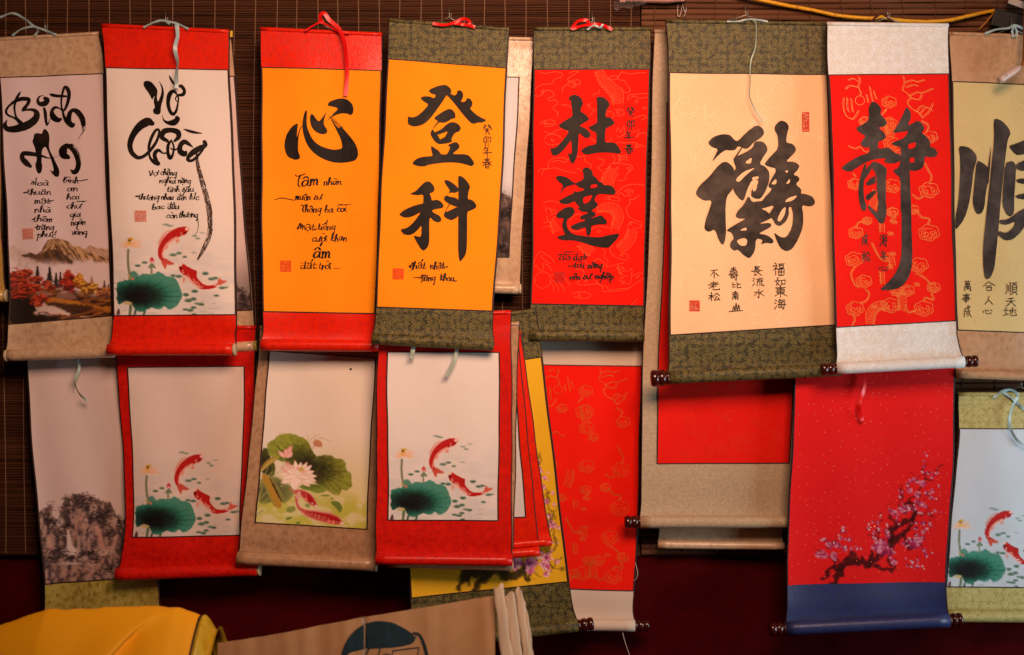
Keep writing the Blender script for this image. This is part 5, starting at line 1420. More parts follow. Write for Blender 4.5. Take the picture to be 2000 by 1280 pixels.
# Do Dat
s5 = Scroll('hanging_scroll', 'red dragon print scroll with olive brocade bands and two characters 杜達', [(1042, 57), (1041, 300), (1037, 594), (1037, 655)], [(1271, 57), (1266, 300), (1257, 598), (1256, 657)],
            [(1041, 137), (1269, 136), (1257, 598), (1036, 594)], .055, .075, 'olive_brocade', 'red_paper', 11, seed=8, amp=.003)
gl = Decal(); rr = random.Random(3); z = (1040, 130, 5.333)
LW = .66
for q in ('60,55 130,75 230,60 300,70 305,110 240,130 200,180 120,190 60,210 20,250 20,300 80,310 140,250 210,270 220,310 170,330 175,360 240,350 260,390 215,430 240,470 265,480 260,525',
          '380,70 430,55 480,55 370,130 400,155 470,140 500,180 450,200 430,220 380,200 370,170 420,165 440,185', '310,270 320,220 360,190', '700,250 690,280 640,290 630,310', '780,130 860,140 900,100 930,60 1010,80 1080,70 1180,65', '800,110 870,100 900,140 950,150 980,190 1015,240 1000,270 950,265 930,220',
          '980,340 1010,300 1080,290 1200,280', '990,350 1060,310 1110,330 1200,320', '120,680 200,700 250,670 330,650 370,690', '130,760 150,720 220,710 280,730 330,800 260,810 180,820 130,790', '60,1110 80,1070 160,1060 170,1000 220,960 320,950 360,970 450,940 560,935', '100,1130 120,1080 240,1060 330,1090 450,1110', '200,1000 260,980 340,1000 380,960', '540,950 560,1000 610,1020 600,1060 540,1080 460,1060', '680,960 740,970 730,1020 680,1050 720,1090', '830,920 860,960 840,1010 900,1000', '860,820 900,790 960,800 1030,790 1110,810 1190,840', '960,840 1040,850 1130,830', '870,690 890,640 920,690 950,630 960,700 900,740 880,720', '930,720 1000,690 1060,680 1110,660 1100,700 1080,740', '1090,740 1120,700 1180,690 1200,720', '600,430 700,480 800,470 850,500 820,560', '590,520 640,460', '80,600 110,570 200,560 240,590 200,620 120,630', '830,740 780,790 650,780 600,740', '860,450 930,450 950,500 880,520', '1050,540 1150,510 1190,530 1130,560', '300,400 380,410 400,440', '90,590 160,600 220,590'):
    gl.stroke(pts(q, z), LW)
for x, y, r_ in ((440, 180, 24), (110, 270, 26), (215, 770, 22), (590, 410, 24), (890, 480, 26), (1080, 360, 26), (130, 590, 24), (700, 500, 24), (1170, 430, 22), (880, 1060, 26), (1000, 1065, 26), (1090, 830, 24), (760, 500, 22)):
    p = pts('%f,%f' % (x, y), z)[0]; spiral(gl, p[0], p[1], r_ / 5.333, LW, 1.3, rr.random() * 6)
gl.stroke(pts('790,1060 830,1010 900,1010 960,1020 1030,1030 1040,1070 980,1120 960,1180 890,1190', z), LW)
dragon_body(gl, pts('690,45 730,130 810,220 880,290 890,400', z), [15, 19, 22, 24, 20], LW)
dragon_body(gl, pts('940,920 950,990', z), [14, 16], LW); dragon_body(gl, pts('850,1080 800,1150 770,1250', z), [22, 24, 24], LW)
z = (1030, 360, 5.333)
for q in ('165,195 240,175 320,190 430,220', '200,300 190,250 240,260 250,290 280,260 300,290 240,320', '165,390 180,400 210,390 200,330', '250,370 300,330', '440,380 480,330 540,310 560,330', '430,430 470,490 600,480', '660,480 700,450 770,440 860,460 880,500', '880,640 860,700 920,760 1010,790 1050,770 1050,740 1000,720', '780,680 810,700 800,760 840,800 820,860 880,850 960,830 1000,820', '600,790 620,830 700,850', '680,810 740,780 800,820 780,880', '490,880 560,890 590,930 560,990 520,1020 560,1050 700,1040 760,1050 800,1120', '700,1000 760,1050 830,1070 850,1100 960,1090 1060,1080 1130,1030 1220,980', '800,1120 960,1110 1060,1090', '940,830 950,900 1000,950 1050,960', '1050,910 1075,880 1090,910 1070,1040', '950,980 1000,970 960,1010 1010,1010 980,1040 1030,1030 1060,1050', '1090,960 1150,930 1220,930', '60,850 80,780 110,720 150,705 200,740 240,760 275,810', '70,860 100,850 130,900 170,880 160,830 220,850 260,910', '140,740 160,780 240,830', '240,960 300,930 380,960 440,1060', '230,1010 270,1060 270,1120', '260,1000 310,1060 325,1120', '300,1010 360,1060 390,1120', '470,1140 560,1120 650,1140 640,1180 550,1190 480,1170', '920,100 1000,30 1100,0 1230,10', '940,110 980,90 1010,120 1090,120', '1010,80 1040,55 1100,65 1090,100', '800,150 840,130 950,140 950,180 880,170', '1060,160 1120,150 1170,110', '1060,160 1070,210 1030,250 1060,340 1130,380 1190,400 1190,440', '1040,440 1080,400 1140,410 1190,450 1100,460', '160,450 250,430', '1080,1260 1140,1200'):
    gl.stroke(pts(q, z), LW)
for x, y, r_ in ((750, 490, 26), (1060, 90, 26), (850, 150, 20), (1080, 410, 24), (975, 745, 20), (545, 1160, 22), (610, 1010, 22), (1150, 970, 24)):
    p = pts('%f,%f' % (x, y), z)[0]; spiral(gl, p[0], p[1], r_ / 5.333, LW, 1.3, rr.random() * 6)
a = np.linspace(0, 2 * math.pi, 40); c0 = pts('160,1000', z)[0]; gl.stroke(np.stack([c0[0] + 15.5 * np.cos(a), c0[1] + 16 * np.sin(a)], 1), LW, n=1)
dragon_body(gl, pts('720,270 820,240 910,260 950,340 930,410 905,470', z), [8, 16, 19, 20, 18, 14], LW); dragon_body(gl, pts('1095,475 1070,570 1010,640 950,690', z), [18, 20, 20, 18], LW)
dragon_body(gl, pts('560,610 610,660 680,720', z), [18, 20, 16], LW); dragon_body(gl, pts('255,380 280,440 310,500', z), [8, 12, 18], LW); dragon_body(gl, pts('960,860 1000,930', z), [8, 12], LW)
gl.build('dragon_print', s5, 'gold_line', .0012, kind='stuff')
dc = Decal(); z = (1060, 170, 8)
for q in ('400,180 440,135 500,122 560,140 610,190 632,250 622,300 605,310 590,390 640,410 700,465 728,510 700,535 640,565 570,608 650,640 720,690 752,745 735,790 690,805 640,785 565,710 558,850 550,1000 530,1100 500,1170 465,1205 435,1180 405,1080 385,1035 430,1050 455,1040 455,950 445,830 400,890 330,980 260,1050 190,1080 145,1065 125,1000 120,960 180,958 240,920 320,830 380,750 410,690 340,670 280,640 240,600 330,540 400,495 465,460 462,380 450,300 440,210 415,205',
          '835,175 870,155 930,157 1000,200 1045,265 1040,310 1000,350 985,410 980,480 1020,468 1070,490 1115,545 1120,585 1060,615 980,650 975,760 972,870 1050,868 1130,875 1180,930 1225,1010 1222,1035 1190,1045 1100,1032 980,1025 860,1030 780,1045 700,1062 640,1045 595,1000 640,955 720,920 840,895 840,800 835,710 770,690 710,635 770,605 850,565 848,450 848,330 845,230'):
    dc.poly(pts(q, z), 1)
z = (1070, 320, 7.11); dc.mark()
for q in ('100,190 150,165 220,175 290,205 360,265 385,270 440,245 498,215 490,110 475,90 510,55 550,50 600,80 625,120 620,155 680,200 710,250 750,258 780,300 830,295 890,310 930,350 945,400 920,432 860,430 760,420 690,425 640,500 690,550 695,580 670,610 600,650 640,665 665,700 660,730 605,745 600,755 680,735 740,710 780,750 825,800 810,850 760,840 690,845 605,860 603,930 590,985 560,1010 535,980 530,880 470,900 410,922 350,910 310,885 340,855 430,815 520,790 515,770 470,778 440,745 480,715 545,690 560,670 480,670 415,630 440,600 400,560 375,515 300,555 250,565 180,550 150,525 200,485 280,445 360,410 370,375 400,395 500,370 505,345 450,335 400,300 370,285 300,310 240,330 190,390 165,440 185,370 215,300 150,250',
          '110,720 150,670 220,620 290,597 345,605 378,650 360,710 310,750 270,775 260,850 280,910 330,965 400,990 530,1008 640,1020 740,1020 850,990 1005,965 960,1050 880,1130 850,1168 740,1165 600,1135 480,1090 330,1062 220,1068 150,1045 130,1015 190,995 245,980 210,920 197,850 220,750 170,762 130,750'):
    dc.poly(pts(q, z), 1)
dc.build('lettering', s5, 'ink', .0018)
h = Decal(); h.poly(pts('490,470 560,450 622,438 600,490 570,530 495,562', z), 1); h.mark(); h.poly(pts('590,310 620,290 660,285 690,300 680,325 640,335 600,340', z), 1); h.build('open_counter', s5, 'red_paper', .0027)
dc = Decal()
for nme, x, y in (('gui', 1222, 209), ('mao', 1222, 234), ('nian', 1219, 256), ('chun', 1219, 281)): cjk(dc, nme, x, y, 19.5, 20, 2.0)
z = (1070, 480, 10)
for w_, a, b, y in (('d-o^~', 215, 440, 285), ('d-a.t', 490, 740, 275), ('ta`i', 500, 720, 440), ('na(ng', 780, 1060, 440), ('ne^n', 425, 640, 665), ('su+.', 690, 860, 655), ('nghie^.p', 920, 1280, 655)):
    word(dc, w_, a, b, y, 74, z, 1.25)
for q in ('400,400,20 460,400,18 530,385,12', '205,172,20 270,180,18', '700,228,14 770,226,26'): dc.mark(); dc.stroke(pts(q, z))
dc.build('verse', s5, 'ink', .002)
seal(s5, 1083, 532, 20, 19, 'seal_dark', 0, 5)
for p in ([(1116, 58), (1128, 42), (1146, 40), (1152, 50), (1168, 50)], [(1120, 56), (1140, 50), (1164, 48), (1178, 50), (1196, 58)]): ribbon(s5, p, 6.5, .068, 'red_ribbon', .6)
ribbon(s5, [(1147, 58), (1160, 50), (1172, 54), (1178, 47)], 4, .07, 'blue_ribbon', .6)

# Phuc Tho
s6 = Scroll('hanging_scroll', 'large cream scroll with one big grey-brown combined character, olive brocade bands and wooden knobs', [(1300, 42), (1305, 100), (1307, 300), (1307, 655), (1307, 738)], [(1612, 47), (1618, 150), (1624, 400), (1632, 640), (1640, 722)],
            [(1307, 143), (1616, 146), (1631, 635), (1307, 655)], .09, .135, 'olive_brocade', 'cream_paper', 12.5, knobs=(33, 0), knob_r=1.25, seed=9, amp=.006)
gl = Decal(); rr = random.Random(9)
for k in range(64):
    x = rr.uniform(1318, 1605); y = rr.uniform(160, 640); P = []
    a = rr.uniform(0, 6)
    for j in range(rr.randint(6, 13)):
        P.append((x, y)); a += rr.uniform(-1.5, 1.5); st = rr.uniform(4, 9)
        x = min(max(x + st * math.cos(a), 1312), 1612); y = min(max(y + st * 1.2 * math.sin(a), 152), 632)
    gl.stroke(P, .85, n=3)
    if k % 2: spiral(gl, min(max(x, 1322), 1600), min(max(y, 165), 620), rr.uniform(4, 8), .8, 1.2, rr.random() * 6)
gl.build('cloud_print', s6, 'pale_line', .0012, kind='stuff')
dc = Decal(); z = (1340, 220, 4.268); HL = Decal()
for q in ('180,250 230,200 310,178 370,185 400,225 430,240 480,190 520,150 590,102 640,130 655,175 620,215 560,250 530,290 495,305 435,275 415,310 370,315 330,310 280,345 215,415 245,355 270,300 220,290',
          '80,670 110,610 200,530 260,450 310,410 350,412 400,460 410,520 405,590 390,640 340,700 330,780 330,900 335,1000 320,1090 300,1105 270,1060 240,970 190,998 150,975 160,900 190,820 220,730 150,735 95,700',
          '570,240 640,240 675,280 680,320 650,360 610,430 660,450 695,500 690,580 660,660 620,720 580,720 540,700 545,640 600,600 600,555 550,560 510,640 480,740 445,720 400,660 385,600 390,540 400,490 420,460 395,400 410,370 500,330 560,290',
          '520,690 550,750 600,740 640,740 620,800 680,830 710,880 660,905 600,930 700,920 710,950 640,990 600,1010 680,1025 730,1070 715,1095 660,1085 620,1105 640,1060 580,1050 575,1150 530,1220 480,1190 430,1140 400,1155 365,1120 370,1080 400,1050 380,1000 330,985 400,940 470,900 500,885 440,885 410,865 430,820 480,770',
          '740,110 790,62 840,80 862,120 845,170 832,250 890,260 920,300 910,330 870,370 830,410 900,410 948,440 930,480 890,520 930,530 948,560 910,600 960,640 955,680 985,678 1050,700 1075,745 1060,775 1020,785 960,770 975,860 970,960 930,1060 880,1140 830,1160 780,1130 740,1040 730,1000 780,1040 830,1045 880,960 890,850 870,780 850,800 855,850 830,910 780,950 740,935 720,890 690,870 740,770 640,800 600,800 640,720 720,640 680,620 700,570 760,470 680,450 650,430 700,370 770,300 765,190 740,150'):
    dc.poly(pts(q, z), 1)
dc.stroke(pts('465,295,10 435,340,12 405,385,14', z)); dc.stroke(pts('690,870,30 720,830,34 780,740,40', z))
dc.build('lettering', s6, 'wash_ink', .0020)
for q in ('485,420 550,370 540,430', '410,560 480,492 560,465 575,462 500,520 440,585', '550,540 605,532 602,555 550,565', '556,620 592,592 582,650 556,662', '440,985 500,955 505,985', '415,1068 480,1045 510,1062 500,1112 450,1112', '820,490 850,482 840,510', '700,600 750,550 750,602', '825,600 862,550 862,590', '752,900 790,815 828,785 820,850 780,915', '812,752 850,712 930,690 885,738'):
    HL.mark(); HL.poly(pts(q, z), 1)
HL.build('open_counter', s6, 'cream_paper', .0028)
dc = Decal(); z = (1340, 500, 9.09)
for nme, x, y, w_, h_ in (('bu', 410, 235, 190, 170), ('lao', 385, 450, 215, 165), ('song', 390, 645, 220, 165), ('shou', 750, 200, 185, 240), ('bi', 790, 470, 190, 110), ('nan', 805, 630, 135, 155), ('shan', 765, 825, 235, 165), ('chang', 1155, 180, 195, 185), ('liu', 1170, 385, 210, 165), ('shui', 1185, 600, 210, 150), ('fu', 1530, 125, 215, 230), ('ru', 1565, 385, 190, 150), ('dong', 1550, 535, 235, 205), ('hai', 1555, 765, 210, 190)):
    cjk(dc, nme, z[0] + x / z[2], z[1] + y / z[2], w_ / z[2], h_ / z[2], 1.6)
dc.build('verse', s6, 'ink', .0018)
seal(s6, 1347, 588, 18.5, 19.5, 'seal_red', 0, 6); seal(s6, 1568, 219.5, 12.5, 37, 'seal_red', 0, 7, 1.8)
ribbon(s6, [(1420, 42), (1440, 42), (1466, 38), (1500, 42)], 3, .098, 'blue_ribbon', .5)
ribbon(s6, [(1466, 37, 0), (1476, 44, .004), (1477, 70, .006), (1475, 95, .006), (1466, 122, .008), (1465, 160, .01), (1464, 188, .012), (1475, 215, .014), (1490, 240, .014)], 2.6, .105, 'mint_ribbon', .9)

# Tinh
def cloud_dragon(sc, T, mat, lw, dens=1.0):
    """the print of cloud puffs, flames and a dragon; T maps its pixels on to the sheet"""
    gl = Decal(); rr = random.Random(21)
    _s, _p, _d = gl.stroke, puff, dragon_body
    za = (1500, 0, 3.2); zb = (1620, 400, 5.335); zc_ = (1620, 180, 5.333)
    TR = lambda P: np.array([T(*p[:2]) for p in np.atleast_2d(P)])
    k = abs(T(1740, 400)[0] - T(1640, 400)[0]) / 100
    for q in ('845,475 850,520 840,560 880,590 890,610 870,640 900,680 940,700 960,735', '850,515 900,500 930,510 975,498', '860,545 900,530 935,535', '875,600 930,575 960,580 1028,552', '925,700 950,665 975,660', '960,735 1000,700 1028,645', '945,715 985,670 1025,690', '565,480 570,510 560,540 575,580 570,600', '480,555 510,535 555,545', '500,500 530,490 560,510', '470,610 465,660 480,720 520,745 545,720 560,690', '490,610 490,670 500,700', '515,615 520,670 525,700', '610,590 620,640', '630,540 640,600 650,640', '655,570 670,620', '890,610 940,620 960,590', '495,915 540,930 570,920 600,950 620,945'):
        gl.stroke(TR(pts(q, za)), lw, n=5); gl.stroke(TR(pts(q, za) + np.array([2.2, 1.6])), lw * .8, n=5)
    a = np.linspace(0, 2 * math.pi, 30); c0 = pts('572,630', za)[0]; gl.stroke(TR(np.stack([c0[0] + 9 * np.cos(a), c0[1] + 9 * np.sin(a)], 1)), lw, n=1)
    for x, y, r_ in ((1736, 200, 14), (1688, 238, 11), (1735, 246, 18), (1740, 280, 15), (1816, 268, 14), (1668, 360, 13), (1742, 364, 16), (1814, 372, 18), (1671, 455, 14), (1668, 507, 17), (1688, 550, 15), (1671, 603, 17), (1740, 597, 17), (1752, 569, 12), (1772, 568, 13), (1795, 518, 17), (1814, 455, 19), (1783, 410, 11), (1823, 562, 12), (1804, 603, 18), (1693, 432, 9), (1742, 415, 11), (1755, 300, 10)):
        p = T(x, y); puff(gl, p[0], p[1], r_ * k, lw, rr)
    for q, zz in (('560,210 590,185 530,250', zc_), ('990,740 1035,830 1060,880 1040,960', zc_), ('860,1070 920,1110 970,1095', zc_), ('960,300 1030,350 1010,420', zc_), ('240,850 270,890', zc_), ('905,60 960,130 1040,150 1025,205', zb), ('270,240 300,190 350,175', zb), ('265,650 225,720 260,820 310,860', zb), ('380,880 420,930 390,1000 320,1030', zb), ('250,1140 270,1200 240,1260', zb), ('900,710 1000,770 1050,830', zb), ('1060,920 1080,990 1000,970 980,1010', zb), ('790,1040 820,1120 900,1100', zb), ('440,400 470,460 530,560 600,590', zb), ('690,130 640,160 630,190', zb)):
        twin(gl, TR(pts(q, zz)), 2.6 * k, lw)
    for q, wd in (('430,1240 440,1130 500,1060 570,1050 600,1100', [14, 18, 18, 16, 10]), ('740,910 760,1000 745,1110', [12, 16, 12]), ('440,40 470,-60 480,-160', [14, 16, 12]), ('545,200 545,290', [9, 9]), ('590,520 640,560 660,640', [10, 12, 10]), ('550,700 560,830', [8, 7]), ('600,-900 640,-800 620,-700', [16, 20, 14])):
        dragon_body(gl, TR(pts(q, zb)), np.array(wd) * k, lw * .9, 3.2 * k)
    for x, y in ((600, 290), (640, 170), (880, 820), (440, 1050), (630, 500), (600, 640)):
        for j in range(5):
            p = pts('%f,%f' % (x + j * 12, y - j % 2 * 8), zb)[0]
            gl.stroke(TR([p, p + (2.5, 3), p + (1, 6)]), lw, n=4)
    return gl.build('dragon_print', sc, mat, .0012, kind='stuff')
s7 = Scroll('hanging_scroll', 'red cloud-and-dragon scroll with white brocade bands, wooden knobs and one grey 靜 character', [(1615, 47), (1618, 147), (1624, 400), (1631, 600), (1633, 650), (1635, 720)], [(1852, 50), (1853, 145), (1859, 400), (1866, 627), (1869, 660), (1880, 707)],
            [(1618, 147), (1853, 145), (1866, 627), (1631, 640)], .125, .175, 'white_brocade', 'bright_red_paper', 11, knobs=(29, 26), seed=11, amp=.005)
cloud_dragon(s7, lambda x, y: (x, y), 'bright_gold_line', .9)
dc = Decal(); z = (1620, 180, 5.333)
for q in ('400,170 430,110 460,100 510,140 538,185 520,230 580,290 597,330 570,360 500,375 560,420 588,465 560,500 500,520 500,600 580,580 630,590 680,640 740,650 745,720 650,750 600,745 555,725 590,690 480,700 380,730 280,790 210,838 100,805 180,740 300,670 410,640 415,580 350,580 312,540 350,490 370,460 310,430 265,375 330,350 400,300 405,240',
          '800,150 840,190 855,250 830,320 815,350 860,330 920,293 970,330 993,380 960,430 1010,460 1050,520 1045,570 1100,590 1128,650 1090,682 1040,680 990,670 985,760 960,800 890,825 832,815 835,900 845,1100 850,1290 740,1290 735,1100 735,900 690,860 650,820 720,790 740,700 740,570 700,570 630,540 700,510 780,480 830,400 740,420 650,430 700,360 760,250',
          '365,740 380,760 370,850 350,980 355,1100 385,1200 365,1250 330,1230 300,1120 295,1000 320,860', '440,720 520,745 598,800 580,900 582,1290 520,1290 490,1050 480,850 430,790', '370,960 400,920 470,870 480,950 400,980', '370,1080 470,1020 490,1040 420,1120 380,1130'):
    dc.poly(pts(q, z), 1)
dc.stroke(pts('340,930,14 390,830,50 450,740,20', z))
z = (1620, 400, 5.335)
for q in ('745,-20 848,-20 855,300 865,500 860,640 830,750 780,830 720,870 640,890 520,890 590,830 680,730 730,620 750,500 748,300', '500,-20 590,-20 585,100 565,195 520,200 470,130 390,30 400,0 470,70 495,80', '310,0 380,40 360,75 330,50'):
    dc.poly(pts(q, z), 1)
dc.build('lettering', s7, 'grey_ink', .0018)
h = Decal(); z = (1620, 180, 5.333); h.poly(pts('815,545 905,520 890,580 825,600', z), 1); h.mark(); h.poly(pts('835,690 880,685 880,735 835,735', z), 0); h.build('open_counter', s7, 'bright_red_paper', .0028)
dc = Decal(); z = (1620, 400, 5.335)
for nme, x, y, w_, h_ in (('cheng', 335, 310, 70, 120), ('song', 335, 480, 95, 120), ('hai', 520, 310, 80, 130), ('nian', 530, 480, 75, 100), ('xin', 510, 630, 110, 65)): cjk(dc, nme, z[0] + x / z[2], z[1] + y / z[2], w_ / z[2], h_ / z[2], 1.9)
dc.build('verse', s7, 'grey_ink', .002)

# Thuan
s8 = Scroll('hanging_scroll', 'khaki yellow scroll with orange-brown bands and one tall 順 character', [(1853, 66), (1858, 160), (1864, 400), (1869, 650), (1869, 730)], [(2098, 74), (2098, 400), (2096, 738)],
            [(1858, 160), (2098, 169), (2097, 654), (1869, 645)], .075, .10, 'orange_brown_satin', 'khaki_paper', 9, seed=12, amp=.005)
gl = Decal(); rr = random.Random(19)
for k in range(46):
    x = rr.uniform(1872, 2085); y = rr.uniform(180, 635); P = []; a = rr.uniform(0, 6)
    for j in range(rr.randint(5, 9)):
        P.append((x, y)); a += rr.uniform(-1.2, 1.2); x = min(max(x + 5 * math.cos(a), 1872), 2092); y += 7 * math.sin(a); y = min(max(y, 172), 640)
    gl.stroke(P, .9, n=3)
gl.build('cloud_print', s8, 'khaki_line', .0012, kind='stuff')
dc = Decal(); z = (1850, 220, 3.767)
for q in ('85,250 120,245 170,260 215,310 218,350 195,420 180,560 160,680 130,780 80,850 62,862 62,770 85,650 95,500 100,350', '215,350 260,370 305,410 300,500 280,600 272,700 250,745 220,750 200,720 185,650 200,520',
          '340,55 365,45 410,65 455,115 468,155 445,200 430,300 410,450 390,650 375,850 360,1000 345,1150 315,1220 280,1230 265,1150 262,1000 280,800 300,600 320,400 345,200',
          '450,245 510,230 600,190 720,170 790,190 760,240 640,280 520,320 480,290', '420,375 480,355 505,390 500,500 490,620 490,740 460,770 430,750 400,680 405,550', '500,380 600,340 700,340 740,400 735,760 690,780 660,700 660,430 510,430', '500,490 660,480 660,530 520,525', '490,610 660,580 660,640 520,640', '380,790 440,790 520,730 600,690 690,700 600,790 540,880 480,935 420,945 365,900 375,870 430,890 480,850 500,800 430,830 380,820', '640,820 720,850 800,930 790,960 740,950 660,880'):
    dc.poly(pts(q, z), 1)
dc.stroke(pts('320,260,4 305,400,14 295,520,10', z))
dc.build('lettering', s8, 'grey_ink', .0020)
dc = Decal(); z = (1860, 540, 12.8)
for nme, x, y, w_, h_ in (('wan', 290, 110, 205, 260), ('shi', 245, 440, 235, 220), ('cheng', 285, 730, 195, 300), ('he', 760, 130, 310, 245), ('ren', 785, 500, 240, 225), ('xin', 745, 790, 260, 180), ('shun', 1310, 130, 300, 350), ('tian', 1310, 520, 270, 250), ('di', 1250, 770, 340, 250)):
    cjk(dc, nme, z[0] + x / z[2], z[1] + y / z[2], w_ / z[2], h_ / z[2], 1.5)
dc.build('verse', s8, 'wash_ink', .0020)
for p in ([(1924, 66), (1945, 58), (1970, 55), (1982, 50), (1998, 56), (2010, 62)], [(1980, 52), (1977, 62), (1979, 72)], [(1982, 52), (1986, 62), (1984, 72)]): ribbon(s8, p, 4.5, .088, 'blue_ribbon', .5)

# ---------------------------------------------------------------- lower row
l1 = Scroll('hanging_scroll', 'white scroll with a brown ink waterfall landscape and a green satin bottom band', [(44, 600), (52, 715), (72, 950), (88, 1140), (86, 1222)], [(255, 600), (285, 1000), (310, 1127), (313, 1203)],
            [(44, 640), (258, 640), (310, 1126), (88, 1141)], .04, .05, 'green_satin', 'white_paper', 12, seed=13, pitch=1.7, paint=cliff_picture(70, 940, 6.094), amp=.006, caps=(0, 1))
ribbon(l1, [(147, 690, .0), (155, 718, .01), (146, 745, .014), (154, 768, .014), (171, 784, .012)], 5.5, .06, 'mint_ribbon', .9)
l2 = Scroll('hanging_scroll', 'red satin framed carp and lotus leaf scroll under the Vợ Chồng scroll', [(226, 640), (230, 720), (240, 900), (242, 1040), (236, 1090), (229, 1122)], [(500, 640), (497, 720), (490, 900), (488, 1050), (495, 1090), (505, 1112)],
            [(251, 718), (477, 716), (470, 1045), (258, 1050)], .06, .075, 'deep_red_satin', 'white_paper', 13, caps=(0, 1), seed=14, pitch=1.6, paint=koi_picture(258, 1050, .935, (224, 206, 196)), amp=.006)
l3 = Scroll('hanging_scroll', 'brown framed scroll with a white lotus, green leaves and two red fish', [(508, 640), (503, 720), (485, 900), (472, 1040), (466, 1090)], [(752, 650), (745, 800), (735, 1040), (733, 1103)],
            [(526, 686), (734, 700), (717, 1034), (500, 1020)], .085, .10, 'brown_satin', 'white_paper', 13, caps=(0, 1), seed=15, pitch=1.6, paint=lotus_picture, amp=.004)
dc = Decal(); dc.poly([(683, 719), (687, 719.5), (688, 722), (684, 723)], 1); dc.build('fly_speck', l3, 'ink', .003)
l5 = Scroll('hanging_scroll', 'long red cloud-and-dragon scroll without writing, pale linen bands, beside the beige scroll', [(1032, 640), (1030, 900), (1012, 1220)], [(1258, 645), (1255, 720), (1247, 1000), (1238, 1160), (1238, 1222)],
            [(1032, 713), (1255, 716), (1238, 1155), (1016, 1148)], .03, .04, 'linen', 'red_paper', 11.5, knobs=(0, 28), seed=16, amp=.004)
cloud_dragon(l5, lambda x, y: (1255 - (1853 - x) * .94 - (y - 147) * .025, 716 + (y - 147) * .90), 'dim_gold_line', .75)
l4e = Scroll('hanging_scroll', 'yellow plum blossom scroll with olive brocade bands, leaning behind the red framed scrolls', [(765, 640), (790, 1000), (800, 1130), (808, 1262)], [(1046, 607), (1055, 660), (1088, 950), (1114, 1150), (1127, 1222)],
             [(775, 741), (1058, 698), (1112, 1136), (802, 1168)], .085, .09, 'olive_brocade', 'yellow_paper', 12, knobs=(0, 30), seed=17, pitch=2.0, paint=plum_picture('yellow'), amp=.003)
l4d = Scroll('hanging_scroll', 'slanting plain red satin scroll lying on the yellow plum blossom scroll', [(785, 650), (832, 1080)], [(1017, 650), (1037, 800), (1075, 1058)], None, .10, .103, 'red_satin', None, 9, seed=18, amp=.002)
l4c = Scroll('hanging_scroll', 'slanting red satin framed scroll with blank grey paper behind the carp scroll', [(775, 655), (814, 1095)], [(1008, 650), (1026, 800), (1052, 1078)],
             [(800, 700), (1001, 690), (1027, 1010), (825, 1020)], .118, .12, 'red_satin', 'plain_white', 9, seed=19, amp=.002)
l4b = Scroll('hanging_scroll', 'brown satin scroll, its edge just showing behind the red framed carp scroll', [(772, 650), (762, 1100)], [(1014, 632), (1009, 800), (1001, 1106)], None, .132, .134, 'brown_satin', None, 9, seed=20, amp=.002)
l4 = Scroll('hanging_scroll', 'bright red damask framed carp and lotus leaf scroll under the 登科 scroll', [(742, 622), (738, 720), (736, 900), (735, 1040), (736, 1092)], [(998, 610), (999, 700), (999, 900), (1000, 1040), (999, 1095)],
            [(757, 688), (975, 689), (973, 1017), (758, 1016)], .145, .148, 'deep_red_satin', 'white_paper', 11, seed=21, pitch=1.6, paint=koi_picture(758, 1016, .925, (228, 220, 214)), amp=.003)
ribbon(l4, [(809, 672, .002), (806, 686, .006), (804, 700, .008)], 8, .16, 'mint_ribbon', .3); ribbon(l4, [(893, 680, .002), (888, 704, .006), (871, 735, .01)], 7, .16, 'mint_ribbon', .3)
l6b = Scroll('hanging_scroll', 'tan satin scroll end hanging below the beige weave scroll', [(1295, 700), (1287, 1064)], [(1540, 700), (1529, 1067)], None, .03, .035, TAN, None, 8, seed=22, amp=.003)
l6 = Scroll('hanging_scroll', 'large beige weave framed red scroll with faint dragon print and a wooden knob', [(1278, 62), (1269, 400), (1256, 700), (1252, 1020)], [(1598, 62), (1578, 500), (1550, 1020)],
            [(1303, 200), (1572, 200), (1541, 905), (1283, 906)], .05, .068, 'beige_weave', 'bright_red_paper', 12, knobs=(30, 0), seed=23, amp=.004)
cloud_dragon(l6, lambda x, y: (1283 + (x - 1618) * 1.12 + (900 - y * 1.2) * .02, 560 + (y - 147) * .70), 'faint_red_line', .8)
l8 = Scroll('hanging_scroll', 'pale grey carp and lotus leaf scroll with yellow brocade bands beside the navy banded scroll', [(1871, 770), (1873, 840), (1861, 970), (1848, 1146), (1848, 1203)], [(2112, 770), (2108, 1000), (2106, 1205)],
            [(1874, 838), (2085, 838), (2078, 1149), (1849, 1147)], .055, .065, 'yellow_brocade', 'white_paper', 12, seed=24, pitch=2.2, paint=koi_picture(1848, 1147, .87, (198, 208, 218)), amp=.006)
for p in ([(1940, 778), (1955, 766), (1975, 762), (1990, 772)], [(1988, 775, .01), (1976, 800, .014), (1972, 830, .016), (1985, 858, .016), (2004, 872, .014)], [(1960, 766), (1985, 785), (2000, 800)]): ribbon(l8, p, 5.5, .062, 'blue_ribbon', .6)
l7 = Scroll('hanging_scroll', 'gold flecked red plum blossom scroll with navy bands and wooden knobs', [(1551, 700), (1549, 800), (1541, 1000), (1536, 1142), (1535, 1228)], [(1866, 700), (1862, 800), (1856, 950), (1846, 1135), (1851, 1212)],
            [(1551, 715), (1865, 715), (1846, 1136), (1537, 1143)], .108, .118, 'navy_satin', 'fleck_paper', 13, knobs=(30, 25), seed=25, pitch=2.0, paint=plum_picture('red'), amp=.006, trim=False)
ribbon(l7, [(1683, 728, .01), (1690, 752, .02), (1680, 782, .024), (1677, 800, .024), (1684, 822, .02)], 8, .11, 'red_ribbon', .6)
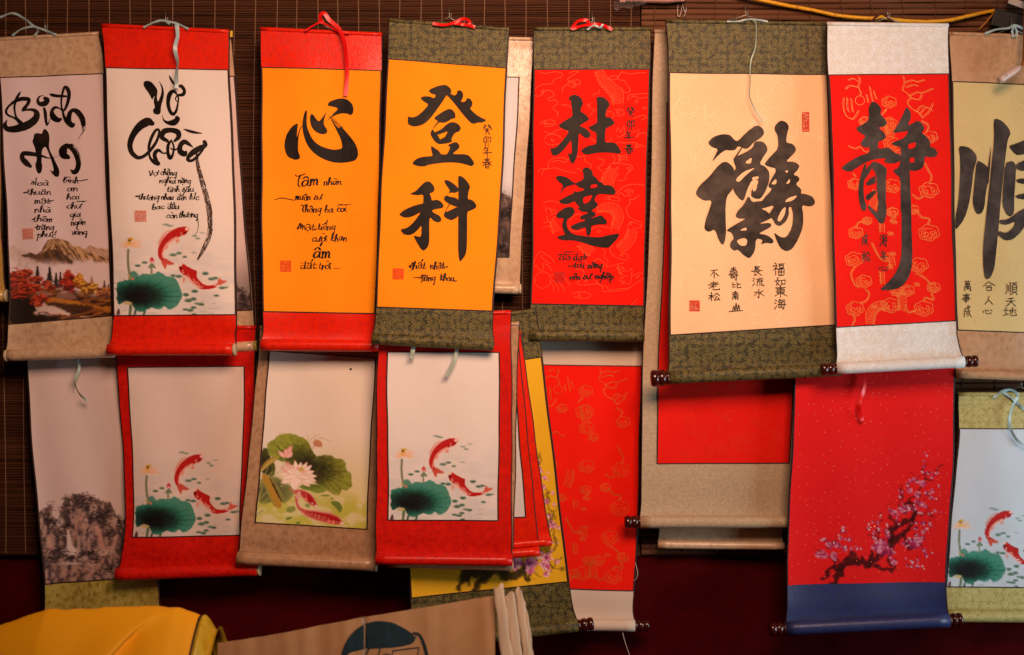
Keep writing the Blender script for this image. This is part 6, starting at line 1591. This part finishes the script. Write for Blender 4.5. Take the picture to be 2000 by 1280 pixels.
# ---------------------------------------------------------------- orange sheet heaped at the lower left
t = NT('orange_sheet'); v = t.coords(); n = t.noise(v, 7, 3)
t.color(t.mix(n, (0.92, 0.42, 0.005), (0.97, 0.48, 0.008))); t.rough(.6, .25); M['orange_sheet'] = t.m
root = empty('unrolled_scroll', (W(200, 1240, .45)[0], -.45, .604), 'crumpled orange sheet with a yellow satin end, heaped below the waterfall scroll', 'scroll')
base = np.array(root.location)
def heap(u, v):
    """u along the sheet 0..1, v 0 back .. 1 front"""
    px = -150 + 560 * u
    top = np.interp(px, [-160, 0, 50, 95, 180, 300, 345, 380, 402, 420], [1262, 1222, 1205, 1190, 1187, 1182, 1186, 1196, 1208, 1222])
    ang = v * 1.0
    # profile: rises from the back, rounds over the ridge, falls towards the front
    dep = .36 + .36 * v
    drop = np.where(v < .3, 160 * ((.3 - v) / .3) ** 2, 330 * ((v - .3) / .7) ** 1.35)
    cre = 6 * (fbm(px * .02, v * 5, 3, 95) - .5) + 30 * np.exp(-((px - 300 + (v - .3) * 420) / 38) ** 2) * sstep(.25, .5, v) - 24 * np.exp(-((px - 350 + (v - .3) * 380) / 46) ** 2) * sstep(.3, .55, v) + 14 * np.exp(-((px - 100 - (v - .3) * 160) / 60) ** 2) * sstep(.3, .6, v)
    k = (D - dep) / D
    kr = (D - .46) / D
    X = (px + 34 * (v - .3) * -1 * np.clip((px - 100) / 300, -.2, 1) - 1000) / PPM * kr
    Z = ZC + (640 - top) / PPM * kr - drop / PPM - cre / PPM
    return np.stack([X, -dep - cre / PPM * 1.2, np.maximum(Z, .61)], -1)
nu, nv = 110, 70
U, Vv = np.meshgrid(np.linspace(0, .968, nu), np.linspace(0, 1, nv))
link('sheet', mesh_np('sheet', heap(U.ravel(), Vv.ravel()) - base, grid_faces(nu, nv)), M['orange_sheet'], root)
M['yellow_satin'] = satin_mat('yellow_satin', (0.55, 0.36, 0.01), (0.68, 0.47, 0.03))
U, Vv = np.meshgrid(np.linspace(.972, 1.035, 14), np.linspace(0, 1, nv))
P = heap(U.ravel(), Vv.ravel()); 
P[:, 2] += .012 * np.sin((U.ravel() - .972) * 100) * sstep(.1, .4, Vv.ravel()); P[:, 2] = np.maximum(P[:, 2], .61)
link('end_band', mesh_np('end_band', P - base, grid_faces(14, nv)), M['yellow_satin'], root)
vv = np.linspace(0, 1, nv); A = heap(np.full(nv, .967), vv); B = heap(np.full(nv, .973), vv); A[:, 1] -= .0015; B[:, 1] -= .0015; A[:, 2] += .001; B[:, 2] += .001
i = np.arange(nv - 1)
link('paper_border', mesh_np('paper_border', np.vstack([A, B]) - base, np.stack([i, i + nv, i + nv + 1, i + 1], 1)), M['trim'], root)

# ---------------------------------------------------------------- cardboard box
t = NT('cardboard'); v = t.coords()
wv = t.n('ShaderNodeTexWave', bands_direction='X'); t.l(v, wv.inputs['Vector']); t.set(wv, Scale=5.5, Distortion=4.5)
n = t.noise(v, 30, 4); fib = t.noise(v, 260, 3, .6, 1, 1, .12)
f = t.math('ADD', t.math('MULTIPLY', wv.outputs['Fac'], .14), t.math('ADD', t.math('MULTIPLY', n, .5), t.math('MULTIPLY', fib, .3)))
t.color(t.mix(f, (0.42, 0.225, 0.105), (0.64, 0.39, 0.20))); t.rough(.8, .15); t.bump(t.math('ADD', wv.outputs['Fac'], t.math('MULTIPLY', fib, .4)), .35, .001)
M['cardboard'] = t.m
t = NT('pale_board_edge'); v = t.coords(); n = t.noise(v, 120, 4, .6, 1, 1, .06); n2 = t.noise(v, 30, 3)
t.color(t.mix(t.math('ADD', t.math('MULTIPLY', n, .7), t.math('MULTIPLY', n2, .3)), (0.50, 0.37, 0.24), (0.88, 0.74, 0.56))); t.rough(.85, .1); t.bump(n, .5, .002)
M['board_edge'] = t.m
M['teal_print'] = plain_mat('teal_print', (0.018, 0.042, 0.055), .7, .15, .25, 60)
M['tape'] = plain_mat('clear_tape', (0.52, 0.40, 0.30), .2, .6, .1, 30)
bd = .52
root = empty('cardboard_box', (W(700, 1240, bd)[0], -bd, .604), 'brown cardboard box with a dark teal head print, below the carp scroll', 'box')
base = np.array(root.location)
def bx(px, py, d=bd): return np.array(W(px, py, d))
# front panel: a slightly bowed sheet with vertical creases
nu, nv = 120, 24
pxs = np.linspace(425, 967, nu)
top = np.interp(pxs, [425, 520, 700, 860, 967], [1256, 1241, 1205, 1180, 1163])
zt = ZC + (640 - top) / PPM * (D - bd) / D
X = (pxs - 1000) / PPM * (D - bd) / D
S, T = np.meshgrid(np.arange(nu), np.linspace(0, 1, nv)); S = S.ravel(); T = T.ravel()
Z = zt[S] * (1 - T) + .606 * T
crease = .0005 * np.sin(pxs * .16) + .0012 * np.sin(pxs * .067 + 1) + .004 * (fbm(pxs * .03, pxs * 0, 3, 91) - .5) - .005 * np.exp(-((pxs - 712) / 4) ** 2)
Y = -bd - crease[S] - .012 * np.sin((pxs[S] - 425) / 542 * math.pi) * (1 - T)
panel = link('front_panel', mesh_np('front_panel', np.stack([X[S], Y, Z], 1) - base, grid_faces(nu, nv)), M['cardboard'], root)
# back panel, left panel and thickness of the rim
def slab(name, a, b, zb, d0, d1, mat, thick=.004):
    pa, pb = bx(*a, d0), bx(*b, d1)
    dirv = pb - pa; nrm = np.array([dirv[1], -dirv[0], 0]); nrm /= np.linalg.norm(nrm) + 1e-9; nrm *= thick
    V = []
    for o in (0, 1):
        V += [pa + nrm * o, pb + nrm * o, np.array([pb[0], pb[1], zb]) + nrm * o, np.array([pa[0], pa[1], zb]) + nrm * o]
    F = [(0, 1, 2, 3), (7, 6, 5, 4), (0, 4, 5, 1), (1, 5, 6, 2), (2, 6, 7, 3), (3, 7, 4, 0)]
    return link(name, mesh_np(name, np.array(V) - base, F), M[mat], root, smooth=False)
slab('back_panel', (440, 1262), (955, 1170), .606, .30, .30, 'cardboard')
slab('side_panel', (430, 1262), (440, 1262), .606, .515, .31, 'cardboard')
# torn, folded pale edges at the right end
rr = random.Random(4)
M['flap_inside'] = M['board_edge']
for k, (xt, yt, xb, w0, w1, d) in enumerate(((964, 1144, 978, 20, 22, .540), (984, 1160, 1000, 22, 22, .530), (1006, 1150, 1022, 14, 16, .52), (1018, 1170, 1034, 8, 12, .512))):
    nvv = 22; V = []; F = []
    for j in range(nvv):
        tt = j / (nvv - 1)
        y = yt + (1500 - yt) * tt
        fr = (y - yt) / 135
        x0 = xt + (xb - xt) * fr + rr.uniform(-1, 1); x1 = x0 + w0 + (w1 - w0) * min(fr, 1.2) + rr.uniform(-1.2, 1.2)
        wob = .004 * math.sin(j * .7 + k * 2)
        for q in range(5):
            x = x0 + (x1 - x0) * q / 4
            p = bx(x, y + (6 * math.sin(q * 1.3 + k) if j == 0 else 0), d + wob * .5 + (.004 if q in (1, 3) else 0))
            p[2] = max(p[2], .607); V.append(p)
    for j in range(nvv - 1):
        for q in range(4): F.append((j * 5 + q, (j + 1) * 5 + q, (j + 1) * 5 + q + 1, j * 5 + q + 1))
    link('flap', mesh_np('flap', np.array(V) - base, F), M['board_edge'], root)
# print on the front panel
class Flat:
    base = base; root = root
    def map(s, P, off):
        P = np.asarray(P); V = WA(P, np.full(len(P), bd))
        cr = .0005 * np.sin(P[:, 0] * .16) + .0012 * np.sin(P[:, 0] * .067 + 1) + .004 * (fbm(P[:, 0] * .03, P[:, 0] * 0, 3, 91) - .5) - .005 * np.exp(-((P[:, 0] - 712) / 4) ** 2)
        tp = np.interp(P[:, 0], [425, 520, 700, 860, 967], [1256, 1241, 1205, 1180, 1163])
        zt_ = ZC + (640 - tp) / PPM * (D - bd) / D
        T = np.clip((zt_ - V[:, 2]) / (zt_ - .606), 0, 1)
        V[:, 1] = -bd - cr - .012 * np.sin((P[:, 0] - 425) / 542 * math.pi) * (1 - T)
        return V
fl = Flat(); fl.paper = panel; z = (400, 920, 3.556)
dc = Decal()
dc.poly(pts('945,1280 980,1180 1040,1100 1120,1050 1200,1030 1300,1040 1380,1080 1440,1120 1470,1160 1440,1195 1350,1215 1220,1220 1100,1230 1010,1250 985,1280', z), 2, 6)
for q in ('1450,1120,14 1490,1130,16 1520,1190,22 1545,1280,24 1550,1360,22', '1440,1180,8 1470,1140,8 1460,1120,8', '1100,1360,8 1120,1280,8 1150,1220,9 1200,1205,9 1220,1240,8 1190,1290,7 1150,1300,6', '1310,1240,7 1400,1230,7 1490,1220,7', '1490,1220,7 1482,1260,7 1470,1340,7', '1310,1240,7 1300,1300,7 1310,1360,7', '1225,1280,7 1265,1262,7 1300,1275,7'):
    dc.stroke(pts(q, z))
dc.build('head_print', fl, 'teal_print', .0016)
dc = Decal(); dc.poly([(707, 1204), (717, 1202.5), (718, 1300), (718, 1400), (709, 1400), (708, 1300)], 0, 5); dc.build('tape_strip', fl, 'tape', .001)

# ---------------------------------------------------------------- small things along the top edge
t = NT('yellow_cable'); v = t.coords(); n = t.noise(v, 300, 2, .5, .3, 1, 1); t.color(t.mix(t.ramp(n, .55, .65), (0.80, 0.42, 0.012), (0.55, 0.25, 0.01))); t.rough(.4, .4)
def cable(path, r, d, mat, name, label, cat):
    C = catmull(np.array(path, float), 10); X = WA(C[:, :2], np.full(len(C), d))
    X[:, 1] -= .004 * np.sin(np.arange(len(X)) * .15)
    o0 = X.mean(0); V, F = tube_mesh(X - o0, r, 10)
    o = link(name, mesh_np(name, V, F), mat); o.location = o0
    return tag(o, label, cat)
cable([(1420, -14), (1470, -2), (1530, 10), (1590, 20), (1640, 31), (1700, 37), (1722, 33), (1745, 38), (1800, 42), (1850, 41), (1895, 31), (1935, 22), (1950, 20)], .0046, .018, t.m, 'electric_cable', 'bright yellow electric cable drooping across the broad slatted blind', 'cable')
M['thin_orange'] = plain_mat('orange_flex', (0.50, 0.20, 0.02), .5)
cable([(1912, 58), (1925, 44), (1937, 30), (1945, 20)], .0018, .026, M['thin_orange'], 'loose_flex', 'short thin orange flex hanging from the yellow cable end', 'flex')
M['tie'] = plain_mat('brown_tie', (0.10, 0.02, 0.01), .6)
cable([(1700, 44), (1712, 32), (1722, 27), (1735, 34), (1748, 44)], .0026, .026, M['tie'], 'cable_tie', 'dark brown tie holding the yellow cable to the blind', 'tie')
# dark adapter box with pale lid, upper right corner
root = empty('adapter_box', W(1978, 22, .0), 'black plastic adapter box with pale lid in the corner beside the yellow cable', 'adapter')
base = np.array(root.location)
M['black_plastic'] = plain_mat('black_plastic', (0.012, 0.010, 0.010), .35, .5); M['pale_plastic'] = plain_mat('pale_plastic', (0.42, 0.32, 0.26), .5)
def tilt_box(name, x0, y0, x1, y1, h, d0, d1, mat):
    a, b = np.array([x0, y0]), np.array([x1, y1]); n_ = np.array([-(b - a)[1], (b - a)[0]]); n_ = n_ / np.linalg.norm(n_) * h
    V = [W(*p, d) for d in (d0, d1) for p in (a, b, b + n_, a + n_)]
    F = [(0, 1, 2, 3), (7, 6, 5, 4), (0, 4, 5, 1), (1, 5, 6, 2), (2, 6, 7, 3), (3, 7, 4, 0)]
    me = mesh_np(name, np.array(V) - base, F); o = link(name, me, M[mat], root, smooth=False)
    b_ = o.modifiers.new('bevel', 'BEVEL'); b_.width = .0015; b_.segments = 2
tilt_box('body', 1944, 16, 2050, 44, 34, .003, .045, 'black_plastic'); tilt_box('lid', 1972, -6, 2050, 22, 13, .003, .05, 'pale_plastic')
# pink paper parcel in film over the blinds
root = empty('pink_parcel', W(1270, 14, .0), 'pink paper parcel in clear film over the join of the two blinds', 'parcel')
base = np.array(root.location)
M['pink_paper'] = plain_mat('pink_paper', (0.80, 0.42, 0.34), .55, .3, .06, 30)
nu, nv = 40, 20
U, Vv = np.meshgrid(np.linspace(0, 1, nu), np.linspace(0, 1, nv)); U = U.ravel(); Vv = Vv.ravel()
bot = np.interp(U, [0, .15, .4, .7, .95, 1], [5, 4, 6, 7, 3, -3]); px = 1211 + 131 * U; py = -60 + (bot + 60) * Vv
for nm, sg in (('front', 1), ('back', -1)):
    dep = .022 + sg * .018 * np.sqrt(np.clip(1 - (2 * Vv - 1) ** 4, 0, 1)) * np.clip(1 - (2 * U - 1) ** 6, 0, 1) + .002 * np.sin(U * 9)
    link(nm, mesh_np(nm, WA(np.stack([px, py], 1), dep) - base, grid_faces(nu, nv)), M['pink_paper'], root)
t = NT('clear_film'); t.color((.9, .75, .7)); t.rough(.08, .6); t.b.inputs['Transmission Weight'].default_value = .9; t.b.inputs['IOR'].default_value = 1.15; t.b.inputs['Alpha'].default_value = .45
M['clear_film'] = t.m
bot = np.interp(U, [0, .1, .3, .45, .6, 1], [18, 22, 15, 18, 14, 8]); py = -60 + (bot + 60) * Vv; px = 1199 + 64 * U
dep = .046 + .006 * (fbm(U * 9, Vv * 14, 3, 71) - .5) * 2
link('film', mesh_np('film', WA(np.stack([px, py], 1), dep) - base, grid_faces(nu, nv)), M['clear_film'], root)
# spare hooks on the broad blind
for k, x in enumerate((1325, 1334)):
    C = catmull(np.array([W(x, 2, .004), W(x - 1, 10, .008), W(x - 2 + 6 * k, 26, .01), W(x + 1, 33, .011), W(x + 4, 28, .011), W(x + 7, 14, .01)]), 6)
    o0 = C.mean(0); V, F = tube_mesh(C - o0, .0009, 6)
    o = link('wire_hook', mesh_np('wire_hook', V, F), M['wire']); o.location = o0
    tag(o, 'bent wire hook hanging empty on the broad slatted blind above the cream scroll', 'hook', 'empty hooks on the broad blind')
# clear plastic connector on a brown flex at the right
root = empty('cable_connector', W(1965, 165, .13), 'small milky plastic connector on a brown flex in front of the khaki scroll', 'connector')
base = np.array(root.location)
t = NT('milky_plastic'); t.color((.80, .62, .56)); t.rough(.3, .5); t.b.inputs['Transmission Weight'].default_value = .35; M['milky'] = t.m
ax = np.array([W(1951, 158, .13), W(1956, 154, .13), W(1976, 141, .13), W(1986, 135, .13), W(1994, 129, .13)])
V, F = tube_mesh(ax - base, [.0085, .0095, .0095, .008, .004], 14); link('shell', mesh_np('shell', V, F), M['milky'], root)
V, F = tube_mesh(np.array([W(1966, 147, .142), W(1966, 147, .1435)]) - base, .0016, 8); link('screw', mesh_np('screw', V, F), M['wire'], root)
M['brown_flex'] = plain_mat('brown_flex', (0.26, 0.09, 0.012), .5)
C = catmull(np.array([W(1993, 130, .13), W(1999, 122, .128), W(2001, 100, .12), W(2002, 50, .11), W(2004, 0, .08), W(2008, -40, .004)]), 8)
V, F = tube_mesh(C - base, .0045, 8); link('flex', mesh_np('flex', V, F), M['brown_flex'], root)
# white thread ends hanging by the long red scroll
M['white_thread'] = plain_mat('white_thread', (0.6, 0.55, 0.5), .7)
for path, lab in (([(1241, 1100), (1245, 1118), (1243, 1130), (1239, 1135)], 'white thread end curling from the edge of the long red dragon scroll'), ([(1216, 1236), (1220, 1252), (1226, 1270), (1232, 1290), (1236, 1330)], 'white thread hanging from the rod of the long red dragon scroll')):
    cable(path, .0007, .052, M['white_thread'], 'loose_thread', lab, 'thread')
